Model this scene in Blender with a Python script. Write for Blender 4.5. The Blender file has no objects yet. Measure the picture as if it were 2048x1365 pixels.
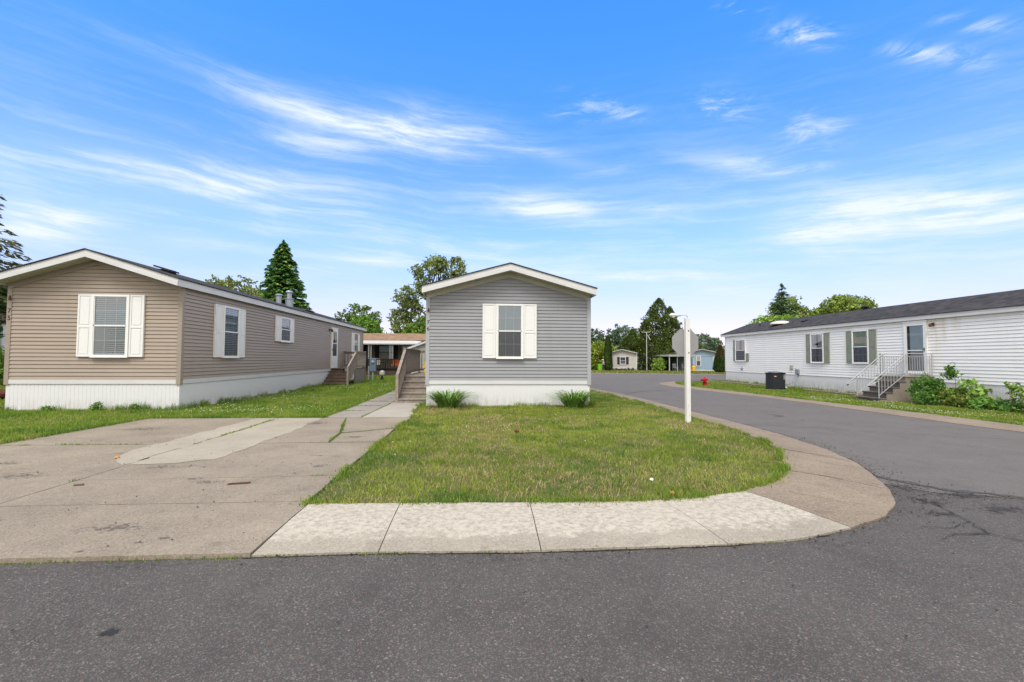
import bpy, bmesh, math, random
import numpy as np
from mathutils import Vector, Matrix
from mathutils.geometry import tessellate_polygon
C = bpy.context.scene.collection
SC = bpy.context.scene
R = math.radians
random.seed(7)
RNG = np.random.default_rng(11)

# ------------------------------------------------------------------ camera
EYE = 1.45
def make_camera():
    cd = bpy.data.cameras.new('camera')
    cd.sensor_width = 36; cd.lens = 36*920/2048; cd.clip_start = .05; cd.clip_end = 6000
    co = bpy.data.objects.new('camera', cd); C.objects.link(co)
    y, p, r = R(4.075), R(2.2), R(.26)
    fw = Vector((math.sin(y)*math.cos(p), math.cos(y)*math.cos(p), math.sin(p)))
    rt = Vector((math.cos(y), -math.sin(y), 0)); up = rt.cross(fw)
    r2 = math.cos(r)*rt+math.sin(r)*up; u2 = -math.sin(r)*rt+math.cos(r)*up
    m = Matrix((r2, u2, -fw)).transposed().to_4x4(); m.translation = (0, 0, EYE)
    co.matrix_world = m
    SC.camera = co
make_camera()

# ------------------------------------------------------------------ sun, sky, exposure
SUN_EL, SUN_AZ = R(56), R(200)      # azimuth clockwise from +Y: the sun stands behind the camera, a little to its left
sd = bpy.data.lights.new('sun', 'SUN'); sd.energy = 2.5; sd.angle = R(22); sd.color = (1, .96, .90)
so = bpy.data.objects.new('sun', sd); C.objects.link(so)
sdir = Vector((math.sin(SUN_AZ)*math.cos(SUN_EL), math.cos(SUN_AZ)*math.cos(SUN_EL), math.sin(SUN_EL)))
so.rotation_euler = (-sdir).to_track_quat('-Z', 'Y').to_euler()

def build_world():
    w = bpy.data.worlds.new('World'); SC.world = w; w.use_nodes = True
    nt = w.node_tree; N = nt.nodes; L = nt.links; N.clear()
    def nd(t, **k):
        n = N.new(t)
        for a, b in k.items(): setattr(n, a, b)
        return n
    def math_(op, a, b=None, c=None, clamp=False):
        n = nd('ShaderNodeMath', operation=op); n.use_clamp = clamp
        for i, v in enumerate((a, b, c)):
            if v is None: continue
            if isinstance(v, (int, float)): n.inputs[i].default_value = v
            else: L.new(v, n.inputs[i])
        return n.outputs[0]
    out = nd('ShaderNodeOutputWorld'); bg = nd('ShaderNodeBackground'); bg.inputs[1].default_value = .12
    sky = nd('ShaderNodeTexSky', sky_type='NISHITA'); sky.sun_disc = False
    sky.sun_elevation = SUN_EL; sky.sun_rotation = SUN_AZ; sky.air_density = 1.0; sky.dust_density = .4; sky.ozone_density = 2.2
    hs = nd('ShaderNodeHueSaturation'); hs.inputs['Hue'].default_value = .5; hs.inputs['Saturation'].default_value = 1.0; hs.inputs['Value'].default_value = 1.45
    L.new(sky.outputs[0], hs.inputs['Color'])
    tint = nd('ShaderNodeMix', data_type='RGBA', blend_type='MULTIPLY'); tint.inputs['Factor'].default_value = 1
    L.new(hs.outputs[0], tint.inputs['A']);
    tc = nd('ShaderNodeTexCoord'); sp = nd('ShaderNodeSeparateXYZ'); L.new(tc.outputs['Generated'], sp.inputs[0])
    az = math_('ARCTAN2', sp.outputs[0], sp.outputs[1])
    el = math_('ARCSINE', sp.outputs[2])
    # streaky cirrus: (azimuth, elevation) space, long along a gently falling direction
    tilt = .04
    u = math_('ADD', az, math_('MULTIPLY', el, -.1))
    v = math_('ADD', el, math_('MULTIPLY', az, tilt))
    def comb(x, y, z=0.):
        c = nd('ShaderNodeCombineXYZ')
        for i, q in enumerate((x, y, z)):
            if isinstance(q, (int, float)): c.inputs[i].default_value = q
            else: L.new(q, c.inputs[i])
        return c.outputs[0]
    def noise(vec, scale, detail=5, rough=.6, dist=0., lac=2.):
        n = nd('ShaderNodeTexNoise'); L.new(vec, n.inputs['Vector'])
        n.inputs['Scale'].default_value = scale; n.inputs['Detail'].default_value = detail
        n.inputs['Roughness'].default_value = rough; n.inputs['Distortion'].default_value = dist
        n.inputs['Lacunarity'].default_value = lac
        return n.outputs['Fac']
    def ramp(x, a, b, p=1.):
        m = nd('ShaderNodeMapRange', interpolation_type='SMOOTHSTEP'); L.new(x, m.inputs[0])
        m.inputs[1].default_value = a; m.inputs[2].default_value = b
        return m.outputs[0] if p == 1 else math_('POWER', m.outputs[0], p)
    tl = nd('ShaderNodeMix', data_type='RGBA'); L.new(ramp(el, R(0), R(17)), tl.inputs['Factor']); tl.inputs['A'].default_value = (1.03, .665, .84, 1); tl.inputs['B'].default_value = (.66, 1.03, 1.45, 1)
    th = nd('ShaderNodeMix', data_type='RGBA'); L.new(ramp(el, R(17), R(38)), th.inputs['Factor']); L.new(tl.outputs['Result'], th.inputs['A']); th.inputs['B'].default_value = (.46, 1.22, 1.95, 1)
    L.new(th.outputs['Result'], tint.inputs['B'])
    warp = noise(comb(az, el, 3.), 3.2, 3, .5)
    vw = math_('ADD', v, math_('MULTIPLY', math_('SUBTRACT', warp, .5), .05))
    uw = math_('ADD', u, math_('MULTIPLY', math_('SUBTRACT', warp, .5), .2))
    fine = noise(comb(math_('MULTIPLY', uw, 2.6), math_('MULTIPLY', vw, 15.), 1.), 1.3, 9, .68, .12)
    fil = noise(comb(math_('MULTIPLY', uw, 2.4), math_('MULTIPLY', vw, 44.), 8.), 1.4, 8, .62, .1)
    puff = noise(comb(math_('MULTIPLY', az, 3.6), math_('MULTIPLY', vw, 13.), 5.), 2.4, 7, .66, .6)
    # where the larger cirrus stand: centre azimuth, elevation, half sizes, strength, slope
    def spot(a, e, ra, re, s, sl=0.):
        da = math_('SUBTRACT', az, R(a)); de = math_('SUBTRACT', el, R(e))
        de = math_('ADD', de, math_('MULTIPLY', da, sl))
        q = math_('ADD', math_('POWER', math_('MULTIPLY', math_('ABSOLUTE', da), 1/R(ra)), 2.), math_('POWER', math_('MULTIPLY', math_('ABSOLUTE', de), 1/R(re)), 2.))
        return math_('MULTIPLY', math_('POWER', 2.718, math_('MULTIPLY', q, -1.)), s)
    def total(lst):
        t = lst[0]
        for q in lst[1:]: t = math_('ADD', t, q)
        return t
    streak_m = total([spot(*q) for q in CIRRUS])
    puff_m = total([spot(*q) for q in PUFFS])
    band = math_('MULTIPLY', ramp(el, R(36), R(12)), .26)
    c1 = math_('MULTIPLY', ramp(math_('ADD', fine, math_('MULTIPLY', math_('SUBTRACT', fil, .5), .62)), .36, .80), math_('ADD', streak_m, band))
    c2 = math_('MULTIPLY', ramp(puff, .43, .74), puff_m)
    veil = math_('MULTIPLY', streak_m, .27)
    low = math_('MULTIPLY', ramp(el, R(28), R(0)), .40)
    cl = math_('ADD', math_('ADD', math_('MULTIPLY', c1, 1.05), math_('MULTIPLY', c2, 1.05)), math_('ADD', veil, low), clamp=True)
    mix = nd('ShaderNodeMix', data_type='RGBA'); L.new(cl, mix.inputs['Factor'])
    L.new(tint.outputs['Result'], mix.inputs['A']); mix.inputs['B'].default_value = CLOUD_COL
    # bright overcast added out of frame as neutral fill: overhead, sides and behind
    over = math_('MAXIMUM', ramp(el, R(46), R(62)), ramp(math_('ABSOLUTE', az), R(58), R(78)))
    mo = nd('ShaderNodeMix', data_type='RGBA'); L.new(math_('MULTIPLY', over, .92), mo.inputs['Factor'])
    L.new(mix.outputs['Result'], mo.inputs['A']); mo.inputs['B'].default_value = FILL_OVERCAST
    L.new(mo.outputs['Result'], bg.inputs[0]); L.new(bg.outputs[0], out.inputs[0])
CLOUD_COL = (6.6, 7.3, 8.3, 1)
FILL_OVERCAST = (11.3, 10.8, 10.0, 1)
CIRRUS = [(-6.9, 26.3, 8.1, 2.1, 1.05, .05), (-18, 26, 8.6, 1.5, .65, .09), (-19, 23.4, 6.1, 1.0, .6, -.04), (-29.9, 27.5, 11.3, 1.2, .25, .07), (-29.6, 17.5, 16.8, 2.5, .6, -.03), (-40.8, 12, 4.6, 1.6, .95, -.2),
          (-31.6, 11.7, 3.9, 1., .6, -.09), (8.2, 18.2, 7.4, 1.6, .85, .09), (10.6, 23.5, 6.1, .8, .55, .21), (22.6, 17, 4.9, .9, .5, .15), (42.6, 14.3, 9.9, 2.1, .7, .21), (37.2, 12.9, 5, 1.6, .85, .25), (49.9, 13.4, 3.4, 1.2, .9, .23),
          (17.9, 9.8, 11.1, .8, .7, .05), (29.5, 7.6, 5.3, .6, .6, .06), (-3.7, 13.3, 16.2, 1.4, .4, .03), (-14.4, 11, 7, .8, .5, -.06), (31.7, 20.6, 5.6, 1., .5, .24)]
PUFFS = [(37.9, 22.9, 2.8, 1.5, .95, .14), (28.7, 27.1, 3.8, 1.3, .8, .25), (37.6, 31.2, 3.8, .9, 1.1, .31), (15.9, 28.7, 4.8, 1., .6, .3), (45.6, 27.2, 2.2, .7, .9, .46), (49.3, 25.4, 1.6, .8, .9, .49), (50, 27.6, 2.6, .6, .7, .53), (31, 35.1, 2.2, .5, .9, .24), (34.6, 20.3, 4, .8, .6, .2), (11.9, 28.2, 3.1, .8, .5, .06)]
build_world()
SC.view_settings.view_transform = 'Standard'; SC.view_settings.look = 'None'
SC.view_settings.exposure = .16; SC.view_settings.gamma = 1
SC.render.engine = 'CYCLES'
SC.cycles.use_denoising = True
SC.cycles.max_bounces = 6; SC.cycles.transparent_max_bounces = 8
SC.cycles.diffuse_bounces = 3; SC.cycles.glossy_bounces = 2

# ------------------------------------------------------------------ terrain
def T(x, y):
    x = np.asarray(x, float); y = np.asarray(y, float)
    return -np.interp(y, [20, 33, 70], [.25, .17, .42])*np.clip((x-5.5)/9.5, 0, 1)

# ------------------------------------------------------------------ numpy value noise
_G = RNG.random((256, 256))
def vnoise(x, y, s, o=0):
    x = np.asarray(x, float)*s+o*17.3; y = np.asarray(y, float)*s+o*9.1
    xi = np.floor(x).astype(int); yi = np.floor(y).astype(int); fx = x-xi; fy = y-yi
    fx = fx*fx*(3-2*fx); fy = fy*fy*(3-2*fy)
    g = lambda a, b: _G[a % 256, b % 256]
    return (g(xi, yi)*(1-fx)+g(xi+1, yi)*fx)*(1-fy)+(g(xi, yi+1)*(1-fx)+g(xi+1, yi+1)*fx)*fy
def inside(px, py, poly):
    r = np.zeros(len(px), bool); n = len(poly)
    for i in range(n):
        x0, y0 = poly[i]; x1, y1 = poly[(i+1) % n]
        if y0 == y1: continue
        c = ((y0 > py) != (y1 > py)) & (px < (x1-x0)*(py-y0)/(y1-y0)+x0)
        r ^= c
    return r

# ------------------------------------------------------------------ materials
def M(name, col, rough=.7, metal=0., spec=.3, var=0., vscale=3., bump=0., bscale=60., col2=None, aniso=None, coord='pos', detail=4, extra=None):
    m = bpy.data.materials.new(name); m.use_nodes = True
    nt = m.node_tree; N = nt.nodes; L = nt.links; b = N['Principled BSDF']
    b.inputs['Base Color'].default_value = (*col, 1); b.inputs['Roughness'].default_value = rough
    b.inputs['Metallic'].default_value = metal; b.inputs['Specular IOR Level'].default_value = spec
    ge = N.new('ShaderNodeNewGeometry'); vec = ge.outputs['Position']
    if aniso:
        vm = N.new('ShaderNodeVectorMath'); vm.operation = 'MULTIPLY'; vm.inputs[1].default_value = aniso
        L.new(vec, vm.inputs[0]); vec = vm.outputs[0]
    if var or col2:
        n = N.new('ShaderNodeTexNoise'); n.inputs['Scale'].default_value = vscale; n.inputs['Detail'].default_value = detail; n.inputs['Roughness'].default_value = .6
        L.new(vec, n.inputs['Vector'])
        mr = N.new('ShaderNodeMapRange'); mr.inputs[1].default_value = .3; mr.inputs[2].default_value = .7; L.new(n.outputs['Fac'], mr.inputs[0])
        mx = N.new('ShaderNodeMix'); mx.data_type = 'RGBA'; L.new(mr.outputs[0], mx.inputs['Factor'])
        c2 = col2 or tuple(max(0, c*(1+var)) for c in col); c1 = col if col2 else tuple(c*(1-var) for c in col)
        mx.inputs['A'].default_value = (*c1, 1); mx.inputs['B'].default_value = (*c2, 1)
        L.new(mx.outputs['Result'], b.inputs['Base Color'])
    if bump:
        n2 = N.new('ShaderNodeTexNoise'); n2.inputs['Scale'].default_value = bscale; n2.inputs['Detail'].default_value = 3; L.new(vec, n2.inputs['Vector'])
        bp = N.new('ShaderNodeBump'); bp.inputs['Strength'].default_value = bump; bp.inputs['Distance'].default_value = .01
        L.new(n2.outputs['Fac'], bp.inputs['Height']); L.new(bp.outputs[0], b.inputs['Normal'])
    if extra: extra(nt, N, L, b, ge.outputs['Position'])
    return m

def nnode(N, L, vec, scale, detail=4, rough=.6, dist=0.):
    n = N.new('ShaderNodeTexNoise'); n.inputs['Scale'].default_value = scale; n.inputs['Detail'].default_value = detail
    n.inputs['Roughness'].default_value = rough; n.inputs['Distortion'].default_value = dist; L.new(vec, n.inputs['Vector']); return n.outputs['Fac']
def rnode(N, L, x, a, b, c=0., d=1.):
    m = N.new('ShaderNodeMapRange'); L.new(x, m.inputs[0])
    for i, v in enumerate((a, b, c, d)): m.inputs[1+i].default_value = v
    return m.outputs[0]
def mixn(N, L, f, a, b, mode='MIX'):
    m = N.new('ShaderNodeMix'); m.data_type = 'RGBA'; m.blend_type = mode
    if isinstance(f, float): m.inputs['Factor'].default_value = f
    else: L.new(f, m.inputs['Factor'])
    for k, v in (('A', a), ('B', b)):
        if isinstance(v, tuple): m.inputs[k].default_value = (*v, 1)
        else: L.new(v, m.inputs[k])
    return m.outputs['Result']

def asphalt(name, dark, light, chip):
    def ex(nt, N, L, b, pos):
        v = N.new('ShaderNodeTexVoronoi'); v.inputs['Scale'].default_value = 150; L.new(pos, v.inputs['Vector'])
        s = N.new('ShaderNodeSeparateColor'); L.new(v.outputs['Color'], s.inputs[0])
        v2 = N.new('ShaderNodeTexVoronoi'); v2.inputs['Scale'].default_value = 105; L.new(pos, v2.inputs['Vector'])
        s2 = N.new('ShaderNodeSeparateColor'); L.new(v2.outputs['Color'], s2.inputs[0])
        big = rnode(N, L, nnode(N, L, pos, .8, 7, .68), .3, .7)
        base = mixn(N, L, big, dark, light)
        base = mixn(N, L, rnode(N, L, s.outputs[0], 0, 1, 0, .45), base, tuple(c*.5 for c in dark))
        base = mixn(N, L, rnode(N, L, s.outputs[1], .72, .98, 0., .42), base, chip)
        base = mixn(N, L, rnode(N, L, s2.outputs[2], .972, .995, 0., .45), base, (.34, .30, .26))
        base = mixn(N, L, rnode(N, L, s2.outputs[0], .93, .99, 0., .5), base, (.16, .09, .07))
        # faint broad stains and wheel polish
        st = rnode(N, L, nnode(N, L, pos, 1.3, 6, .72, .8), .50, .72, 0., .34)
        base = mixn(N, L, st, base, tuple(c*.55 for c in dark))
        L.new(base, b.inputs['Base Color'])
        bp = N.new('ShaderNodeBump'); bp.inputs['Strength'].default_value = .55; bp.inputs['Distance'].default_value = .006
        L.new(v.outputs['Distance'], bp.inputs['Height']); L.new(bp.outputs[0], b.inputs['Normal'])
    return M(name, dark, .85, spec=.25, extra=ex)
mAsph = asphalt('asphalt_dark', (.070, .063, .058), (.108, .099, .091), (.27, .25, .235))
mAsph2 = asphalt('asphalt_worn', (.130, .117, .107), (.160, .145, .134), (.25, .235, .225))

def concrete(name, a, b_, spk, stain=.4, edge=None):
    def ex(nt, N, L, b, pos):
        f = rnode(N, L, nnode(N, L, pos, .9, 6, .65), .32, .68)
        c = mixn(N, L, f, a, b_)
        v = N.new('ShaderNodeTexVoronoi'); v.inputs['Scale'].default_value = 85; L.new(pos, v.inputs['Vector'])
        s = N.new('ShaderNodeSeparateColor'); L.new(v.outputs['Color'], s.inputs[0])
        c = mixn(N, L, rnode(N, L, s.outputs[0], .45, 1, 0., spk), c, tuple(q*.4 for q in a))
        c = mixn(N, L, rnode(N, L, s.outputs[1], .75, 1, 0., spk*.8), c, tuple(min(1, q*1.6) for q in b_))
        st = rnode(N, L, nnode(N, L, pos, 2.3, 6, .7, .8), .56, .74, 0., stain)
        c = mixn(N, L, st, c, tuple(q*.45 for q in a))
        if edge:
            uv = N.new('ShaderNodeUVMap'); uv.uv_map = 'UVMap'; sx = N.new('ShaderNodeSeparateXYZ'); L.new(uv.outputs[0], sx.inputs[0])
            ad = N.new('ShaderNodeMath'); ad.operation = 'ADD'; L.new(sx.outputs[1], ad.inputs[0])
            nz = rnode(N, L, nnode(N, L, pos, 6., 6, .7), .3, .7, -.14, .14); L.new(nz, ad.inputs[1])
            m1 = rnode(N, L, ad.outputs[0], .20, .30)
            bl = rnode(N, L, nnode(N, L, pos, 20., 6, .75, .2), .40, .58, .05, 1.)
            mu = N.new('ShaderNodeMath'); mu.operation = 'MULTIPLY'; L.new(m1, mu.inputs[0]); L.new(bl, mu.inputs[1])
            c = mixn(N, L, mu.outputs[0], c, edge)
        L.new(c, b.inputs['Base Color'])
        bp = N.new('ShaderNodeBump'); bp.inputs['Strength'].default_value = .35; bp.inputs['Distance'].default_value = .004
        L.new(v.outputs['Distance'], bp.inputs['Height']); L.new(bp.outputs[0], b.inputs['Normal'])
    return M(name, a, .88, spec=.2, extra=ex)
mConcNew = concrete('concrete_new', (.29, .255, .205), (.37, .33, .265), .35, .5, edge=(.475, .43, .355))
mConcOld = concrete('concrete_old', (.205, .162, .122), (.285, .228, .168), .5, .5)
mDrive = concrete('concrete_driveway', (.215, .18, .14), (.31, .262, .20), .4, .45)
mPatch = concrete('concrete_patch', (.31, .275, .215), (.38, .34, .27), .25, .25)
mWalk = concrete('concrete_walk', (.25, .22, .195), (.33, .295, .255), .35, .5)
mWalkL = concrete('concrete_walk_light', (.34, .31, .265), (.40, .365, .31), .25, .3)
mStep = concrete('concrete_block', (.20, .175, .145), (.30, .26, .21), .35, .75)
mTread = M('step_treads', (.11, .095, .085), .8, var=.3, vscale=6, bump=.3)
mSoil = M('soil', (.075, .085, .022), .95, col2=(.14, .12, .05), vscale=5, bump=.6, bscale=40)
mTurf = M('turf', (.075, .105, .02), .95, col2=(.12, .12, .035), vscale=1.6, bump=.8, bscale=50)
mDirt = M('dirt_strip', (.17, .12, .08), .95, var=.3, vscale=8, bump=.6)
mTar = asphalt('crumbled_tar', (.050, .046, .044), (.085, .080, .076), (.26, .24, .22))
mCrack = M('crack_dark', (.022, .02, .019), .95)

def leafmat(name, rough=.55, trans=.25):
    m = bpy.data.materials.new(name); m.use_nodes = True; nt = m.node_tree; N = nt.nodes; L = nt.links
    b = N['Principled BSDF']; b.inputs['Roughness'].default_value = rough; b.inputs['Specular IOR Level'].default_value = .25
    a = N.new('ShaderNodeAttribute'); a.attribute_name = 'Col'; L.new(a.outputs['Color'], b.inputs['Base Color'])
    t = N.new('ShaderNodeBsdfTranslucent'); L.new(a.outputs['Color'], t.inputs['Color'])
    mx = N.new('ShaderNodeMixShader'); mx.inputs[0].default_value = trans
    L.new(b.outputs[0], mx.inputs[1]); L.new(t.outputs[0], mx.inputs[2]); L.new(mx.outputs[0], N['Material Output'].inputs['Surface'])
    return m
mLeaf = leafmat('leaf'); mGrass = leafmat('grass_blade', .6, .3)
mBark = M('bark', (.09, .07, .055), .95, var=.35, vscale=9, bump=.7, bscale=30, aniso=(1, 1, .25))

def vinyl(name, col, streak=.05, rust=None):
    def ex(nt, N, L, b, pos):
        vm = N.new('ShaderNodeVectorMath'); vm.operation = 'MULTIPLY'; vm.inputs[1].default_value = (.7, .7, 9.8); L.new(pos, vm.inputs[0])
        f = rnode(N, L, nnode(N, L, vm.outputs[0], 1.0, 3, .6), .3, .7)
        vm2 = N.new('ShaderNodeVectorMath'); vm2.operation = 'MULTIPLY'; vm2.inputs[1].default_value = (3, 3, .5); L.new(pos, vm2.inputs[0])
        g = rnode(N, L, nnode(N, L, vm2.outputs[0], 1.3, 5, .65), .5, .78, 0., streak*4)
        c = mixn(N, L, f, tuple(q*(1-streak) for q in col), tuple(min(1, q*(1+streak)) for q in col))
        c = mixn(N, L, g, c, tuple(q*.62 for q in col))
        if rust:
            sx = N.new('ShaderNodeSeparateXYZ'); L.new(pos, sx.inputs[0]); tot = None
            for cy, wd, zlo in rust:
                q = N.new('ShaderNodeMath'); q.operation = 'SUBTRACT'; L.new(sx.outputs[1], q.inputs[0]); q.inputs[1].default_value = cy
                q2 = N.new('ShaderNodeMath'); q2.operation = 'ABSOLUTE'; L.new(q.outputs[0], q2.inputs[0])
                w_ = rnode(N, L, q2.outputs[0], wd, 0., 0., 1.); h_ = rnode(N, L, sx.outputs[2], zlo, 3.15, 0., 1.)
                p_ = N.new('ShaderNodeMath'); p_.operation = 'MULTIPLY'; L.new(w_, p_.inputs[0]); L.new(h_, p_.inputs[1]); p_.use_clamp = True
                if tot is None: tot = p_.outputs[0]
                else:
                    a_ = N.new('ShaderNodeMath'); a_.operation = 'ADD'; L.new(tot, a_.inputs[0]); L.new(p_.outputs[0], a_.inputs[1]); a_.use_clamp = True; tot = a_.outputs[0]
            k_ = N.new('ShaderNodeMath'); k_.operation = 'MULTIPLY'; k_.use_clamp = True; L.new(tot, k_.inputs[0]); L.new(rnode(N, L, nnode(N, L, vm2.outputs[0], 4., 5, .7), .35, .65, .1, .75), k_.inputs[1])
            c = mixn(N, L, k_.outputs[0], c, (.62, .48, .22))
        L.new(c, b.inputs['Base Color'])
        vm3 = N.new('ShaderNodeVectorMath'); vm3.operation = 'MULTIPLY'; vm3.inputs[1].default_value = (6, 6, 60); L.new(pos, vm3.inputs[0])
        bp = N.new('ShaderNodeBump'); bp.inputs['Strength'].default_value = .25; bp.inputs['Distance'].default_value = .003
        L.new(nnode(N, L, vm3.outputs[0], 1.5, 3), bp.inputs['Height']); L.new(bp.outputs[0], b.inputs['Normal'])
    return M(name, col, .5, spec=.35, extra=ex)
mTan = vinyl('siding_tan', (.35, .288, .232)); mGrey = vinyl('siding_grey', (.285, .292, .310)); mWhiteS = vinyl('siding_white', (.86, .855, .84), .035, rust=((16.85, .16, 1.9), (17.2, .35, 1.2), (16.4, .25, 2.3)))
mBeigeS = vinyl('siding_pale', (.50, .46, .43)); mBlueS = vinyl('siding_blue', (.27, .36, .47))
mSage = vinyl('siding_sage', (.36, .38, .32)); mBrownS = vinyl('siding_brown', (.22, .19, .14))
mTanTrim = M('trim_tan', (.31, .26, .215), .5, var=.06); mGreyTrim = M('trim_grey', (.36, .37, .39), .5, var=.05); mWhiteTrim = M('trim_white', (.70, .69, .67), .5, var=.04)
mFascia = M('fascia_white', (.60, .60, .60), .45, var=.06, vscale=1.5, aniso=(1, 1, 4)); mRake = M('rake_trim', (.44, .42, .36), .55, var=.06)
mSoffit = M('soffit_cream', (.47, .45, .36), .6, var=.05)
def skirtmat():
    def ex(nt, N, L, b, pos):
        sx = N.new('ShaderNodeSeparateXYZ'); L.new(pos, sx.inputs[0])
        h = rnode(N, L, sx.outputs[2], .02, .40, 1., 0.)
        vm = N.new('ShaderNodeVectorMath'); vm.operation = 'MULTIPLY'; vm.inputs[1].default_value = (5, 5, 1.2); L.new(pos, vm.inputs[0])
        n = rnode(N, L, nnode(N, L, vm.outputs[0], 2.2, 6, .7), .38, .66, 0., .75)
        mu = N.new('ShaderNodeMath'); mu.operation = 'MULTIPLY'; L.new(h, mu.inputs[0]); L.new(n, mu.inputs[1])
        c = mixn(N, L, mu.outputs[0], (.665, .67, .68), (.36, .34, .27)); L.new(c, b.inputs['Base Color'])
    return M('skirt_white', (.66, .655, .645), .5, extra=ex)
mSkirt = skirtmat()
def shingle(name, a, b_):
    def ex(nt, N, L, b, pos):
        vm = N.new('ShaderNodeVectorMath'); vm.operation = 'MULTIPLY'; vm.inputs[1].default_value = (2.2, 3.2, 9); L.new(pos, vm.inputs[0])
        v = N.new('ShaderNodeTexVoronoi'); v.inputs['Scale'].default_value = 1.4; v.distance = 'CHEBYCHEV'; L.new(vm.outputs[0], v.inputs['Vector'])
        s = N.new('ShaderNodeSeparateColor'); L.new(v.outputs['Color'], s.inputs[0])
        c = mixn(N, L, s.outputs[0], a, b_)
        c = mixn(N, L, rnode(N, L, nnode(N, L, pos, 90, 2), .4, .7, 0., .5), c, tuple(q*.5 for q in a)); L.new(c, b.inputs['Base Color'])
    return M(name, a, .95, spec=.15, extra=ex)
mShingle = shingle('shingle_dark', (.036, .035, .037), (.075, .071, .072)); mShingleBrown = shingle('shingle_brown', (.21, .135, .085), (.34, .23, .15))
mVinylW = M('window_vinyl', (.78, .78, .77), .4); mShutW = M('shutter_white', (.75, .75, .74), .45); mShutG = M('shutter_green', (.235, .265, .215), .55, var=.08, vscale=4); mShutK = M('shutter_dark', (.035, .025, .035), .5)
mBlind = M('blinds', (.62, .76, .80), .6); mCurt = M('curtain', (.66, .70, .66), .85, var=.12, vscale=9, aniso=(6, 6, .6)); mCurtG = M('curtain_grey', (.27, .29, .34), .85, var=.3, vscale=12, aniso=(8, 8, .5))
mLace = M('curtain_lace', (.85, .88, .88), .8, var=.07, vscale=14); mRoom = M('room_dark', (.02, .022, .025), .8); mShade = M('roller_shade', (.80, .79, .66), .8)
mBlueSh = M('blind_blue_grey', (.27, .39, .44), .7, var=.12, vscale=5)
mMuntin = M('muntin', (.74, .78, .82), .5)
def glass(name='window_glass', tint=(1, 1, 1), refl=.14, rough=.02, dark=0.):
    m = bpy.data.materials.new(name); m.use_nodes = True; nt = m.node_tree; N = nt.nodes; L = nt.links; N.clear()
    o = N.new('ShaderNodeOutputMaterial'); t = N.new('ShaderNodeBsdfTransparent'); t.inputs[0].default_value = (*tint, 1)
    g = N.new('ShaderNodeBsdfGlossy'); g.inputs['Roughness'].default_value = rough; lw = N.new('ShaderNodeLayerWeight'); lw.inputs[0].default_value = .35
    mr = rnode(N, L, lw.outputs['Fresnel'], 0, 1, refl, 1.)
    mx = N.new('ShaderNodeMixShader'); L.new(mr, mx.inputs[0]); L.new(t.outputs[0], mx.inputs[1]); L.new(g.outputs[0], mx.inputs[2]); L.new(mx.outputs[0], o.inputs[0]); return m
mGlass = glass(tint=(.78, .90, .97), refl=.18); mScreen = glass('window_screen', (.62, .64, .66), .06, .35)
mWood = M('weathered_wood', (.20, .165, .14), .9, col2=(.34, .29, .245), vscale=3, bump=.5, bscale=20, aniso=(3, 3, 3)); mWoodD = M('stained_wood', (.10, .07, .052), .85, col2=(.19, .135, .10), vscale=3, bump=.4)
mWoodK = M('dark_deck_wood', (.022, .013, .014), .8, var=.3)
mMetW = M('white_metal', (.52, .515, .51), .4, var=.06); mRail = M('rail_paint', (.40, .405, .41), .45, var=.08)
mMetG = M('grey_metal', (.33, .34, .36), .45, .3, var=.1); mSignB = M('sign_back', (.30, .30, .305), .5, .25, var=.08, vscale=2)
mPost = M('post_white', (.74, .73, .71), .5, col2=(.66, .64, .60), vscale=4, aniso=(1, 1, .4)); mBlack = M('black', (.012, .012, .013), .5); mACk = M('condenser_dark', (.050, .056, .064), .5, var=.1); mACt = M('condenser_top', (.10, .12, .14), .45)
mRed = M('hydrant_red', (.42, .012, .018), .35, var=.15, vscale=20); mSilver = M('bright_metal', (.6, .6, .6), .3, .8); mRust = M('rust', (.12, .045, .03), .8, var=.5, vscale=30)
mLime = M('lime_plastic', (.22, .62, .02), .4, var=.1); mOrange = M('orange_fabric', (.55, .12, .02), .8, var=.15); mYel = M('yellow_plastic', (.85, .48, .01), .5); mGreenP = M('green_leafy', (.07, .2, .02), .7)
mCream = M('cream_cloth', (.55, .50, .42), .8, var=.1); mLum = M('landscape_timber', (.20, .15, .11), .9, var=.3, vscale=6, bump=.5); mSky = M('skylight_dome', (.62, .58, .50), .35); mLamp = M('lamp_housing', (.60, .61, .62), .4, .2)
mSkin = M('skin', (.45, .28, .2), .6); mNavy = M('navy_cloth', (.03, .03, .09), .8); mShirt = M('shirt_pale', (.42, .38, .48), .8); mBluePl = M('blue_grey_plastic', (.12, .18, .24), .5); mPink = M('petals_white', (.8, .8, .74), .7)
mPad = M('condenser_pad', (.10, .125, .125), .9, var=.15); mRoofV = M('roof_vent_dark', (.028, .028, .032), .6); mGalv = M('galvanised', (.30, .33, .38), .4, .4); mTerra = M('terracotta_chip', (.55, .22, .07), .8)
mOwl = M('ornament_brown', (.10, .035, .03), .6)
mAwn = M('awning_white', (.80, .78, .77), .45)

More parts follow.
